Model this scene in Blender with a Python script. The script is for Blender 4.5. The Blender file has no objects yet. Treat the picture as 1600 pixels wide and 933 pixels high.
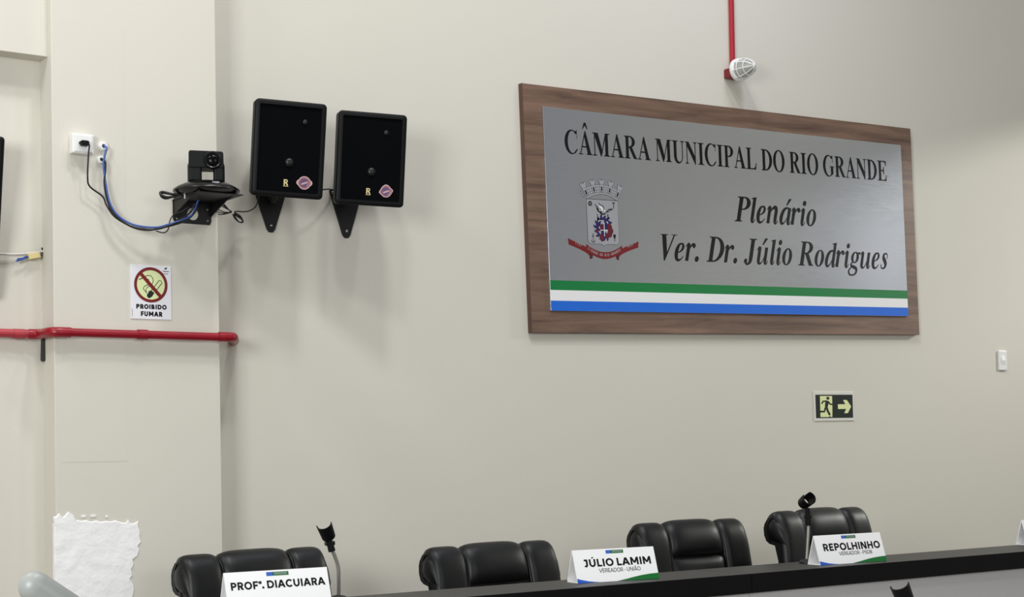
import bpy, math, random
from mathutils import Vector, Matrix

random.seed(4)
C = bpy.context.scene.collection
PI = math.pi
R = math.radians

# ------------------------------------------------------------------ camera
def basis(yaw, pitch, roll):
    fw = Vector((math.sin(yaw) * math.cos(pitch), math.cos(yaw) * math.cos(pitch), math.sin(pitch)))
    r = Vector((math.cos(yaw), -math.sin(yaw), 0)); u = r.cross(fw)
    c, s = math.cos(roll), math.sin(roll)
    return c * r + s * u, -s * r + c * u, fw

cam_d = bpy.data.cameras.new('camera')
cam = bpy.data.objects.new('camera', cam_d); C.objects.link(cam)
right, up, fwd = basis(0.6182, 0.0338, -0.0199)
m3 = Matrix((right, up, -fwd)).transposed()
cam.matrix_world = Matrix.Translation((0, 0, 1.5)) @ m3.to_4x4()
cam_d.sensor_width = 36.0
cam_d.lens = 2487.4 * 36 / 1600
cam_d.shift_y = (627.36 - 466.5) / 1600      # the photo is a crop taken above the optical axis
cam_d.clip_end = 60
bpy.context.scene.camera = cam

# ------------------------------------------------------------------ world, lamps, exposure
sc = bpy.context.scene
sc.view_settings.view_transform = 'Standard'
sc.view_settings.look = 'None'
sc.view_settings.gamma = 1
sc.view_settings.use_curve_mapping = False
sc.view_settings.exposure = 0.0

w = bpy.data.worlds.new('world'); sc.world = w; w.use_nodes = True
bg = w.node_tree.nodes['Background']
bg.inputs[0].default_value = (1, 1, 1, 1); bg.inputs[1].default_value = 0.27

def area(name, loc, target, sx, sy, energy, col=(1, 1, 1), spread=180):
    d = bpy.data.lights.new(name, 'AREA'); d.shape = 'RECTANGLE'; d.size = sx; d.size_y = sy
    d.energy = energy; d.color = col; d.spread = R(spread)
    o = bpy.data.objects.new(name, d); C.objects.link(o); o.location = loc
    o.rotation_euler = (Vector(target) - Vector(loc)).to_track_quat('-Z', 'Y').to_euler()
    return o

area('ceiling_light', (2.7, 3.3, 7.0), (2.9, 4.6, 0), .4, .4, 85)
area('ceiling_light', (4.4, 2.4, 7.0), (4.4, 4.6, 0), .5, .5, 37)
area('ceiling_light', (1.4, 2.4, 7.0), (2.0, 4.6, 0), .5, .5, 63)
area('ceiling_light', (0.2, 4.6, 5.0), (0.2, 5.0, 0), .6, .6, 36)
area('ceiling_light', (5.2, 4.6, 5.0), (5.2, 5.0, 0), .6, .6, 14, (.75, .85, 1))
area('front_fill_light', (3, -2.5, 3.0), (4, 5.7, 2.4), 2.5, 1.5, 55)  # added fill from the camera side, brightens name plates and desk front
area('daylight_through_side_window', (12, 3.6, 4.48), (7.2, 5.7, 2.0), .6, .14, 18, (1, 1, .93), 50)
area('left_window_light', (-2.2, 1.0, 2.6), (3, 5.7, 2.0), 1.6, 1.6, 180, (.97, 1, .98))
area('side_window_light', (9.9, 2.75, 2.9), (6.6, 5.7, 2.6), .5, .9, .8)

# ------------------------------------------------------------------ materials
def lin(r, g, b):
    f = lambda v: (v / 255 / 12.92) if v <= 10 else ((v / 255 + .055) / 1.055) ** 2.4
    return (f(r), f(g), f(b), 1)

def mat(name, rgb, rough=.5, metal=0, spec=.5, bump=None, noise=None, sheen=0):
    m = bpy.data.materials.new(name); m.use_nodes = True
    nt = m.node_tree; b = nt.nodes['Principled BSDF']
    b.inputs['Base Color'].default_value = lin(*rgb)
    b.inputs['Roughness'].default_value = rough
    b.inputs['Metallic'].default_value = metal
    b.inputs['Specular IOR Level'].default_value = spec
    tc = nt.nodes.new('ShaderNodeTexCoord')
    if noise:                      # (scale, amount): soft mottling of the colour
        n = nt.nodes.new('ShaderNodeTexNoise'); n.inputs['Scale'].default_value = noise[0]; n.inputs['Detail'].default_value = 4
        nt.links.new(tc.outputs['Object'], n.inputs['Vector'])
        mx = nt.nodes.new('ShaderNodeMix'); mx.data_type = 'RGBA'
        c = lin(*rgb); k = noise[1]
        mx.inputs[6].default_value = (c[0] * (1 - k), c[1] * (1 - k), c[2] * (1 - k), 1)
        mx.inputs[7].default_value = (min(1, c[0] * (1 + k)), min(1, c[1] * (1 + k)), min(1, c[2] * (1 + k)), 1)
        nt.links.new(n.outputs['Fac'], mx.inputs[0]); nt.links.new(mx.outputs[2], b.inputs['Base Color'])
    if bump:                       # (scale, strength, distance)
        n = nt.nodes.new('ShaderNodeTexNoise'); n.inputs['Scale'].default_value = bump[0]; n.inputs['Detail'].default_value = 6
        nt.links.new(tc.outputs['Object'], n.inputs['Vector'])
        bp = nt.nodes.new('ShaderNodeBump'); bp.inputs['Strength'].default_value = bump[1]; bp.inputs['Distance'].default_value = bump[2]
        nt.links.new(n.outputs['Fac'], bp.inputs['Height']); nt.links.new(bp.outputs['Normal'], b.inputs['Normal'])
    return m

def wood(name, dark, light, scale):
    m = mat(name, dark, .42); nt = m.node_tree; b = nt.nodes['Principled BSDF']
    tc = nt.nodes.new('ShaderNodeTexCoord'); mp = nt.nodes.new('ShaderNodeMapping')
    mp.inputs['Scale'].default_value = scale
    nt.links.new(tc.outputs['Object'], mp.inputs['Vector'])
    n = nt.nodes.new('ShaderNodeTexNoise'); n.inputs['Scale'].default_value = 1; n.inputs['Detail'].default_value = 8
    n.inputs['Roughness'].default_value = .62; n.inputs['Distortion'].default_value = .6
    nt.links.new(mp.outputs['Vector'], n.inputs['Vector'])
    rp = nt.nodes.new('ShaderNodeValToRGB')
    rp.color_ramp.elements[0].position = .3; rp.color_ramp.elements[0].color = lin(*dark)
    rp.color_ramp.elements[1].position = .72; rp.color_ramp.elements[1].color = lin(*light)
    nt.links.new(n.outputs['Fac'], rp.inputs['Fac']); nt.links.new(rp.outputs['Color'], b.inputs['Base Color'])
    return m

def brushed(name, rgb, rough):
    m = mat(name, rgb, rough, 1); nt = m.node_tree; b = nt.nodes['Principled BSDF']
    tc = nt.nodes.new('ShaderNodeTexCoord'); mp = nt.nodes.new('ShaderNodeMapping')
    mp.inputs['Scale'].default_value = (14, 14, 500)
    nt.links.new(tc.outputs['Object'], mp.inputs['Vector'])
    n = nt.nodes.new('ShaderNodeTexNoise'); n.inputs['Scale'].default_value = 1; n.inputs['Detail'].default_value = 3
    nt.links.new(mp.outputs['Vector'], n.inputs['Vector'])
    mr = nt.nodes.new('ShaderNodeMapRange')
    mr.inputs['To Min'].default_value = rough - .08; mr.inputs['To Max'].default_value = rough + .08
    nt.links.new(n.outputs['Fac'], mr.inputs['Value']); nt.links.new(mr.outputs['Result'], b.inputs['Roughness'])
    return m

M = dict(
    wall=mat('wall_paint', (214, 210, 199), .75, 0, .25, bump=(160, .12, .002), noise=(1.3, .02)),
    pillar=mat('pillar_paint', (214, 210, 199), .7, 0, .25, bump=(120, .12, .002), noise=(2.0, .02)),
    floor=mat('floor_tile', (150, 145, 138), .4, noise=(3, .1)),
    walnut=wood('walnut_laminate', (84, 64, 54), (138, 110, 92), (1.6, 8, 26)),
    walnut_edge=mat('walnut_edge_band', (86, 60, 48), .45, noise=(20, .15)),
    alu=brushed('brushed_aluminium', (212, 217, 225), .22),
    ink=mat('black_vinyl', (10, 10, 12), .6, 0, .25),
    green=mat('green_vinyl', (0, 122, 60), .35),
    white_v=mat('white_vinyl', (236, 236, 236), .4),
    blue=mat('blue_vinyl', (20, 104, 214), .35),
    red_v=mat('red_vinyl', (116, 18, 22), .4),
    redd_v=mat('dark_red_vinyl', (84, 18, 22), .4),
    navy=mat('navy_vinyl', (28, 26, 88), .4),
    crim=mat('crimson_vinyl', (98, 18, 36), .4),
    silver_v=mat('silver_vinyl', (158, 158, 162), .5),
    grey_v=mat('grey_vinyl', (90, 90, 94), .5),
    red_pipe=mat('red_pipe_paint', (146, 10, 32), .32, noise=(12, .12)),
    red_worn=mat('faded_red_pipe_paint', (172, 54, 64), .45, noise=(14, .3)),
    red_con=mat('red_conduit_paint', (166, 18, 40), .4),
    black_pl=mat('black_plastic', (8, 9, 11), .5, 0, .22, bump=(500, .1, .001)),
    black_gl=mat('glossy_black', (6, 6, 7), .3, 0, .35),
    black_mt=mat('black_steel', (9, 9, 11), .5, 0),
    grille=mat('black_speaker_mesh', (3, 4, 7), .85, 0, .08, bump=(900, .5, .001)),
    leather=mat('black_leather', (7, 8, 10), .42, 0, .38, bump=(240, .18, .0015)),
    leather2=mat('black_leather_piping', (4, 4, 5), .45),
    desk_top=mat('black_laminate', (9, 9, 11), .42, 0, .4, noise=(60, .12)),
    desk_front_shade=mat('shaded_black_front', (5, 5, 8), .55, 0, .18),  # darker copy of the laminate, shade of the front face put into colour
    dust_cap=mat('dust_cap', (24, 25, 24), .34, 0, .4),
    desk_grey=mat('grey_laminate', (192, 191, 192), .45, noise=(4, .02)),
    chrome=mat('chrome', (190, 190, 190), .25, 1),
    steel=mat('grey_metal_rod', (150, 148, 142), .38, .7),
    card=mat('white_acrylic', (250, 250, 251), .3),
    white_pl=mat('white_plastic', (236, 236, 234), .35),
    off_pl=mat('ivory_plastic', (222, 220, 210), .4),
    cream=mat('cream_plastic', (216, 200, 140), .45),
    blue_c=mat('blue_cable', (58, 92, 170), .4),
    black_c=mat('black_cable', (14, 14, 16), .45),
    white_c=mat('white_cable', (214, 212, 204), .45),
    plaster=mat('fresh_plaster', (246, 245, 245), .85, 0, .2, bump=(18, .55, .012), noise=(9, .04)),
    glow=mat('photoluminescent_vinyl', (226, 232, 170), .5),
    dgreen=mat('dark_green_vinyl', (5, 24, 19), .4),
    sred=mat('sign_red', (118, 8, 18), .45),
    lime=mat('pale_lime_vinyl', (222, 232, 176), .5),
    sign_w=mat('white_pvc', (232, 232, 238), .4),
    gold=mat('gold_print', (222, 208, 150), .4, .2),
    stk1=mat('violet_sticker', (92, 68, 108), .35),
    stk2=mat('rose_sticker', (146, 88, 94), .35),
    stk3=mat('pale_pink_sticker', (196, 164, 170), .35),
    dk_red=mat('dark_red_box', (120, 18, 30), .45),
    rail=mat('light_grey_rail_paint', (152, 156, 154), .4),
    bulb=mat('frosted_glass', (214, 214, 206), .25),
    lens=mat('lens_glass', (5, 5, 8), .2, 0, .18),
    card_g=mat('plate_green', (10, 110, 44), .35),
    card_b=mat('plate_blue', (36, 92, 200), .35),
)
for k in ('bulb',):
    M[k].node_tree.nodes['Principled BSDF'].inputs['Transmission Weight'].default_value = .55

# ------------------------------------------------------------------ mesh builder
class B:
    """Collects shapes; build() links them as ONE mesh object."""
    def __init__(s, T=None, fmap=None):
        s.v = []; s.f = []; s.T = T; s.fmap = fmap; s.k = 0
    def add(s, vs, fs):
        n = len(s.v)
        for p in vs:
            p = Vector(p)
            s.v.append(s.T @ p if s.T else p)
        s.f += [[i + n for i in f] for f in fs]
    def box(s, x0, x1, y0, y1, z0, z1):
        s.add([(x, y, z) for x in (x0, x1) for y in (y0, y1) for z in (z0, z1)],
              [(0, 1, 3, 2), (4, 6, 7, 5), (0, 4, 5, 1), (2, 3, 7, 6), (0, 2, 6, 4), (1, 5, 7, 3)])
    def prism(s, poly, d0, d1, ax='y'):
        """2-D outline extruded between d0 and d1: ax y -> (u,d,v); z -> (u,v,d); x -> (d,u,v)"""
        g = {'y': lambda u, v, d: (u, d, v), 'z': lambda u, v, d: (u, v, d), 'x': lambda u, v, d: (d, u, v)}[ax]
        n = len(poly)
        vs = [g(u, v, d0) for u, v in poly] + [g(u, v, d1) for u, v in poly]
        s.add(vs, [list(range(n))[::-1], list(range(n, 2 * n))] + [(i, (i + 1) % n, n + (i + 1) % n, n + i) for i in range(n)])
    def ringprism(s, outer, inner, d0, d1):
        """outline with a hole, both loops of equal length, extruded along y"""
        n = len(outer)
        vs = []
        for d in (d0, d1):
            vs += [(u, d, v) for u, v in outer] + [(u, d, v) for u, v in inner]
        fs = []
        for i in range(n):
            j = (i + 1) % n
            fs += [(i, j, n + j, n + i), (2 * n + i, 3 * n + i, 3 * n + j, 2 * n + j), (i, 2 * n + i, 2 * n + j, j), (n + i, n + j, 3 * n + j, 3 * n + i)]
        s.add(vs, fs)
    # flat art ---------------------------------------------------------
    def _m(s, pts, off):
        s.k += 1; off += 1.2e-5 * (s.k % 8)          # overlapping prints never share a plane
        if s.fmap: return [s.fmap(u, v, off) for u, v in pts]
        return [(u, -off, v) for u, v in pts]
    def flat(s, poly, off=0):
        s.add(s._m(poly, off), [list(range(len(poly)))])
    def strip(s, a, b, off=0):
        n = len(a)
        s.add(s._m(list(a) + list(b), off), [(i, i + 1, n + i + 1, n + i) for i in range(n - 1)])
    def disc(s, cx, cy, r, off=0, n=28, ry=None):
        s.flat([(cx + r * math.cos(2 * PI * i / n), cy + (ry or r) * math.sin(2 * PI * i / n)) for i in range(n)], off)
    def annulus(s, cx, cy, r0, r1, off=0, n=48, a0=0, a1=2 * PI):
        A = [(cx + r0 * math.cos(a0 + (a1 - a0) * i / n), cy + r0 * math.sin(a0 + (a1 - a0) * i / n)) for i in range(n + 1)]
        D = [(cx + r1 * math.cos(a0 + (a1 - a0) * i / n), cy + r1 * math.sin(a0 + (a1 - a0) * i / n)) for i in range(n + 1)]
        s.strip(A, D, off)
    def line(s, pts, w, off=0):
        a, b = offset_lines([(p[0], p[1], w if len(p) < 3 else p[2]) for p in pts])
        s.strip(a, b, off)
    def mesh2(s, vs, fs, off=0):
        s.add(s._m(vs, off), fs)
    # solids -----------------------------------------------------------
    def tube(s, pts, r, n=10, smooth=0, r1=None, round_ends=False):
        pts = [Vector(p) for p in pts]
        if smooth: pts = catmull(pts, smooth)
        N = len(pts)
        rad = [r + ((r1 if r1 is not None else r) - r) * i / max(1, N - 1) for i in range(N)]
        if round_ends:
            d0 = (pts[0] - pts[1]).normalized(); d1 = (pts[-1] - pts[-2]).normalized()
            pre = [(pts[0] + d0 * rad[0] * math.sin(a), rad[0] * math.cos(a)) for a in (1.45, 1.1, .75, .4)]
            post = [(pts[-1] + d1 * rad[-1] * math.sin(a), rad[-1] * math.cos(a)) for a in (.4, .75, 1.1, 1.45)]
            pts = [p for p, _ in pre] + pts + [p for p, _ in post]; rad = [q for _, q in pre] + rad + [q for _, q in post]
            N = len(pts)
        t = (pts[1] - pts[0]).normalized()
        u = t.orthogonal().normalized()
        vs = []
        for i in range(N):
            t2 = (pts[min(i + 1, N - 1)] - pts[max(i - 1, 0)]).normalized()
            u = (u - t2 * u.dot(t2)).normalized(); wv = t2.cross(u)
            for k in range(n):
                a = 2 * PI * k / n
                vs.append(pts[i] + (u * math.cos(a) + wv * math.sin(a)) * rad[i])
        fs = [(i * n + k, i * n + (k + 1) % n, (i + 1) * n + (k + 1) % n, (i + 1) * n + k) for i in range(N - 1) for k in range(n)]
        fs += [list(range(n))[::-1], list(range((N - 1) * n, N * n))]
        s.add(vs, fs)
    def lathe(s, prof, n=28, T=None, sx=1, sy=1):
        """profile of (r, h) turned about local z; T places it"""
        vs = []
        for r, h in prof:
            for k in range(n):
                a = 2 * PI * k / n
                p = Vector((r * math.cos(a) * sx, r * math.sin(a) * sy, h)); vs.append(T @ p if T else p)
        N = len(prof)
        fs = [(i * n + k, i * n + (k + 1) % n, (i + 1) * n + (k + 1) % n, (i + 1) * n + k) for i in range(N - 1) for k in range(n)]
        fs += [list(range(n))[::-1], list(range((N - 1) * n, N * n))]
        s.add(vs, fs)
    def build(s, name, m, parent=None, smooth=None, bevel=0, segs=2, label=None, sub=0):
        me = bpy.data.meshes.new(name); me.from_pydata([tuple(v) for v in s.v], [], s.f); me.validate(); me.update()
        me.materials.append(m if not isinstance(m, str) else M[m])
        o = bpy.data.objects.new(name, me); C.objects.link(o)
        if smooth is not None:
            me.shade_smooth(); me.set_sharp_from_angle(angle=R(smooth))
        if bevel:
            b = o.modifiers.new('bevel', 'BEVEL'); b.width = bevel; b.segments = segs; b.limit_method = 'ANGLE'; b.angle_limit = R(40)
        if sub:
            sb = o.modifiers.new('sub', 'SUBSURF'); sb.levels = sub; sb.render_levels = sub
        if parent: o.parent = parent
        if label: o['label'] = label
        return o

def catmull(P, k):
    out = []
    for i in range(len(P) - 1):
        p0 = P[max(i - 1, 0)]; p1 = P[i]; p2 = P[i + 1]; p3 = P[min(i + 2, len(P) - 1)]
        for j in range(k):
            t = j / k
            out.append(.5 * ((2 * p1) + (p2 - p0) * t + (2 * p0 - 5 * p1 + 4 * p2 - p3) * t * t + (3 * p1 - p0 - 3 * p2 + p3) * t ** 3))
    out.append(P[-1]); return out

def offset_lines(pts):
    """pts of (x, y, width) -> the two sides of a stroke"""
    a = []; b = []; n = len(pts)
    for i, (x, y, wd) in enumerate(pts):
        x0, y0, _ = pts[max(i - 1, 0)]; x1, y1, _ = pts[min(i + 1, n - 1)]
        dx, dy = x1 - x0, y1 - y0; L = math.hypot(dx, dy) or 1
        nx, ny = -dy / L * wd / 2, dx / L * wd / 2
        a.append((x + nx, y + ny)); b.append((x - nx, y - ny))
    return a, b

def thing(name, label, cat, loc=(0, 0, 0), rot=(0, 0, 0), group=None):
    o = bpy.data.objects.new(name, None); C.objects.link(o); o.empty_display_size = .05
    o.location = loc; o.rotation_euler = rot
    o['label'] = label; o['category'] = cat
    if group: o['group'] = group
    return o
def tag(o, label, cat, group=None):
    o['label'] = label; o['category'] = cat
    if group: o['group'] = group
    return o
def structure(o): o['kind'] = 'structure'; return o

# ------------------------------------------------------------------ lettering
def sans_glyph(ch, w):
    """geometric sans capitals, cap height 100, stroke weight w"""
    w9 = w * .92
    bar = lambda x0, x1, y0, y1: ('p', [(x0, y0), (x1, y0), (x1, y1), (x0, y1)])
    def ring(cx, cy, rx, ry, a0=0, a1=360, n=32): return ('s', arc(cx, cy, rx, ry, a0, a1, n), arc(cx, cy, rx - w, ry - w9, a0, a1, n))
    L = 9
    if ch == ' ': return 30, []
    if ch == '.': return 34, [('p', arc(17, w * .6, w * .62, w * .62, 0, 360))]
    if ch == '-': return 50, [bar(8, 42, 30, 30 + w9)]
    if ch == 'I': return 18 + w, [bar(L, L + w, 0, 100)]
    if ch == 'L': return 76, [bar(L, L + w, 0, 100), bar(L, 72, 0, w9)]
    if ch == 'E': return 84, [bar(L, L + w, 0, 100), bar(L, 77, 0, w9), bar(L, 77, 100 - w9, 100), bar(L, 70, 50 - w9 / 2, 50 + w9 / 2)]
    if ch == 'F': return 80, [bar(L, L + w, 0, 100), bar(L, 77, 100 - w9, 100), bar(L, 70, 46 - w9 / 2, 46 + w9 / 2)]
    if ch == 'H': return 106, [bar(L, L + w, 0, 100), bar(97 - w, 97, 0, 100), bar(L, 97, 50 - w9 / 2, 50 + w9 / 2)]
    if ch == 'N': return 108, [bar(L, L + w, 0, 100), bar(99 - w, 99, 0, 100), ('p', [(L, 100), (L + 1.2 * w, 100), (99, 0), (99 - 1.2 * w, 0)])]
    if ch == 'M': return 126, [bar(L, L + w, 0, 100), bar(117 - w, 117, 0, 100), ('p', [(L, 100), (L + 1.1 * w, 100), (63 + .55 * w, 24), (63 - .55 * w, 24)]), ('p', [(117, 100), (117 - 1.1 * w, 100), (63 - .55 * w, 24), (63 + .55 * w, 24)])]
    if ch in 'AÃ':
        g = [('p', [(0, 0), (1.15 * w, 0), (54 + .5 * w, 100), (54 - .58 * w, 100)]), ('p', [(108, 0), (108 - 1.15 * w, 0), (54 - .5 * w, 100), (54 + .58 * w, 100)]), bar(24, 84, 20, 20 + w9)]
        if ch == 'Ã': g.append(st((30, 112, w * .8), (42, 121, w * .8), (56, 116, w * .8), (68, 112, w * .8), (80, 120, w * .8)))
        return 108, g
    if ch == 'V': return 104, [('p', [(0, 100), (1.15 * w, 100), (52 + .5 * w, 0), (52 - .58 * w, 0)]), ('p', [(104, 100), (104 - 1.15 * w, 100), (52 - .5 * w, 0), (52 + .58 * w, 0)])]
    if ch == 'O': return 116, [ring(58, 50, 53, 51.5)]
    if ch == 'C': return 104, [ring(58, 50, 53, 51.5, 42, 318)]
    if ch == 'G': return 110, [ring(58, 50, 53, 51.5, 42, 320), bar(98 - w, 98, 12, 52), bar(62, 98, 52 - w9, 52)]
    if ch == 'D': return 110, [bar(L, L + w, 0, 100), bar(L, 52, 0, w9), bar(L, 52, 100 - w9, 100), ring(52, 50, 52, 50, -90, 90)]
    if ch in 'PR':
        g = [bar(L, L + w, 0, 100), bar(L, 48, 100 - w9, 100), bar(L, 48, 34, 34 + w9), ring(48, 67, 38, 33, -90, 90)]
        if ch == 'R': g.append(('p', [(40, 38), (40 + 1.3 * w, 38), (90, 0), (90 - 1.25 * w, 0)]))
        return 94 if ch == 'R' else 90, g
    if ch == 'B': return 98, [bar(L, L + w, 0, 100), bar(L, 52, 0, w9), bar(L, 48, 100 - w9, 100), bar(L, 52, 50 - w9 / 2, 50 + w9 / 2), ring(48, 73, 34, 27, -90, 90), ring(52, 27.5, 38, 27.5, -90, 90)]
    if ch in 'UÚ':
        g = [bar(L, L + w, 44, 100), bar(95 - w, 95, 44, 100), ring(52, 44, 43, 45.5, 180, 360)]
        if ch == 'Ú': g.append(('p', [(44, 108), (60, 108), (80, 128), (58, 128)]))
        return 104, g
    if ch == 'J': return 68, [bar(12, 59, 100 - w9, 100), bar(59 - w, 59, 32, 100), ring(32, 32, 27, 33.5, 212, 360)]
    if ch == 'S':
        t, b_ = 101 - w / 2, w / 2 - 1
        return 86, [st((76, 84, w9), (60, t, w9), (42, t, w9), (22, 86, w), (16, 73, w), (26, 59, w), (46, 51, w), (68, 42, w), (75, 28, w), (66, 12, w), (44, b_, w9), (24, b_ + 2, w9), (8, 17, w9))]
    if ch == 'ª': return 46, [('s', arc(20, 80, 18, 18, 0, 360), arc(20, 80, 18 - w * .6, 18 - w * .6, 0, 360)), bar(32, 32 + w * .62, 62, 98)]
    if ch == '1': return 50, [bar(40 - w, 40, 0, 100), ('p', [(4, 82), (4, 68), (40 - w, 84), (40, 100), (40 - w, 100)])]
    if ch == '7': return 84, [bar(6, 78, 100 - w9, 100), ('p', [(78, 100), (78, 82), (40, 0), (40 - 1.1 * w, 0), (62, 100 - w9)])]
    if ch == '3': return 84, [ring(38, 73, 35, 28, -90, 150), ring(38, 28, 38, 29, -150, 90)]
    if ch == '8': return 90, [ring(45, 74, 34, 27), ring(45, 28, 39, 29)]
    if ch == '5': return 86, [bar(16, 72, 100 - w9, 100), bar(16, 16 + w9, 50, 100), ring(38, 32, 40, 33, -150, 100)]
    raise KeyError(ch)
def sans(b, text, x0, x1, y0, cap, w=19, off=0):
    letter(b, text, lambda c: sans_glyph(c, w), x0, x1, y0, cap, 0, off, 100)
def sans_char(b, ch, w, place, off):
    """one letter, placed point by point (for lettering that follows a curve)"""
    wd, g = sans_glyph(ch, w)
    for sh in g:
        q = [[place((p[0] - wd / 2) / 100, p[1] / 100) for p in part] for part in sh[1:]]
        if sh[0] == 'p': b.flat(q[0], off)
        else: b.strip(q[0], q[1], off)

def arc(cx, cy, rx, ry, a0, a1, n=22):
    return [(cx + rx * math.cos(R(a0 + (a1 - a0) * i / n)), cy + ry * math.sin(R(a0 + (a1 - a0) * i / n))) for i in range(n + 1)]
def foot(x0, x1, ext=52, e2=None):
    e2 = ext if e2 is None else e2
    return ('p', [(x0 - ext, 0), (x1 + e2, 0), (x1 + e2, 20), (x1 + 10, 36), (x1, 75), (x0, 75), (x0 - 10, 36), (x0 - ext, 20)])
def head(x0, x1, ext=52, e2=None):
    return ('p', [(u, 676 - v) for u, v in foot(x0, x1, ext, e2)[1]])
def pl(*pts): return ('p', list(pts))
def st(*pts):
    P = catmull([Vector(p) for p in pts], 7); return ('s',) + offset_lines([tuple(p) for p in P])
def stem(x0, x1, a=0, b=676): return pl((x0, a), (x1, a), (x1, b), (x0, b))

def roman(ch):
    """bold serif capitals, 1000 units to the em, cap height 676"""
    if ch == ' ': return 250, []
    if ch == 'I': return 389, [stem(118, 271), foot(118, 271, 98), head(118, 271, 98)]
    if ch == 'L': return 667, [stem(110, 263), head(110, 263, 92, 92), foot(110, 263, 92, 40),
                               pl((110, 0), (605, 0), (640, 225), (612, 225), (560, 95), (470, 38), (263, 36), (110, 36))]
    if ch == 'E': return 667, [stem(110, 263), head(110, 263, 92, 0), foot(110, 263, 92, 0),
                               pl((110, 676), (606, 676), (612, 500), (584, 500), (545, 595), (470, 640), (110, 640)),
                               pl((263, 326), (410, 326), (410, 366), (263, 366)), pl((380, 326), (440, 215), (462, 215), (462, 480), (440, 480), (380, 366)),
                               pl((110, 0), (610, 0), (642, 205), (614, 205), (560, 90), (470, 36), (110, 36))]
    if ch == 'P': return 611, [stem(105, 258), head(105, 258, 88, 0), foot(105, 258, 88, 80),
                               pl((105, 676), (310, 676), (310, 640), (105, 640)), pl((258, 318), (310, 318), (310, 356), (258, 356)),
                               ('s', arc(310, 497, 280, 179, -90, 90), arc(305, 498, 125, 142, -90, 90))]
    if ch == 'R': return 722, [stem(105, 258), head(105, 258, 80, 0), foot(105, 258, 80, 70),
                               pl((105, 676), (320, 676), (320, 640), (105, 640)), pl((258, 328), (330, 328), (330, 366), (258, 366)),
                               ('s', arc(320, 502, 282, 174, -90, 90), arc(315, 503, 125, 137, -90, 90)),
                               pl((270, 345), (300, 366), (430, 350), (655, 40), (715, 20), (715, 0), (520, 0))]
    if ch == 'D': return 722, [stem(105, 258), head(105, 258, 90, 0), foot(105, 258, 90, 0),
                               pl((105, 676), (280, 676), (280, 638), (105, 638)), pl((105, 0), (280, 0), (280, 38), (105, 38)),
                               ('s', arc(275, 338, 412, 338, -90, 90, 30), arc(270, 338, 250, 300, -90, 90, 30))]
    if ch == 'O': return 778, [('s', arc(389, 338, 354, 357, 0, 360, 48), arc(389, 338, 196, 320, 0, 360, 48))]
    if ch == 'C': return 722, [('s', arc(385, 338, 357, 357, 42, 318, 40), arc(420, 338, 232, 320, 48, 312, 40)),
                               pl((575, 577), (650, 577), (638, 455), (664, 455), (660, 691), (634, 691), (612, 655), (560, 672)),
                               pl((575, 100), (560, 10), (690, 135), (668, 158))]
    if ch == 'G': return 778, [('s', arc(385, 338, 350, 357, 42, 315, 40), arc(420, 338, 228, 320, 48, 300, 40)),
                               pl((575, 577), (650, 577), (645, 455), (671, 455), (665, 691), (640, 691), (618, 655), (560, 672)),
                               pl((540, 50), (690, 80), (690, 300), (535, 300)), pl((535, 300), (455, 305), (455, 328), (760, 328), (760, 305), (690, 300), (690, 260), (535, 260)),
                               pl((480, 20), (560, 20), (690, 80), (600, 120), (535, 70))]
    if ch in 'AÂ':
        g = [pl((78, 10), (124, 10), (385, 690), (345, 690)), pl((345, 690), (388, 690), (655, 10), (478, 10), (308, 545)),
             pl((190, 208), (480, 208), (480, 250), (190, 250)), pl((8, 0), (225, 0), (225, 20), (150, 34), (80, 34), (8, 20)),
             pl((415, 0), (712, 0), (712, 20), (650, 40), (470, 40), (415, 20))]
        if ch == 'Â': g += [pl((225, 745), (262, 745), (365, 850), (365, 935), (320, 935)), pl((510, 745), (468, 745), (365, 850), (365, 935), (412, 935))]
        return 722, g
    if ch == 'M': return 944, [stem(104, 146, 0, 640), foot(104, 146, 88), pl((14, 676), (300, 676), (290, 640), (104, 640), (14, 656)),
                               pl((104, 676), (300, 676), (540, 120), (462, -10), (432, -10), (104, 640)),
                               pl((432, -10), (465, -10), (745, 676), (690, 676)), stem(672, 826), foot(672, 826, 84), pl((672, 676), (926, 676), (926, 656), (840, 640), (672, 640))]
    if ch == 'N': return 722, [stem(96, 140, 0, 640), foot(96, 140, 80), pl((16, 676), (230, 676), (215, 640), (96, 640), (16, 656)),
                               pl((96, 676), (230, 676), (608, 190), (608, -18), (578, -18), (96, 580)), stem(564, 608, 0, 676), head(564, 608, 82)]
    if ch == 'U': return 722, [stem(100, 253, 200), head(100, 253, 86), stem(558, 602, 200), head(558, 602, 82),
                               ('s', arc(351, 202, 251, 221, 180, 360, 28), arc(405, 202, 153, 166, 180, 360, 28))]
    raise KeyError(ch)

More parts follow.
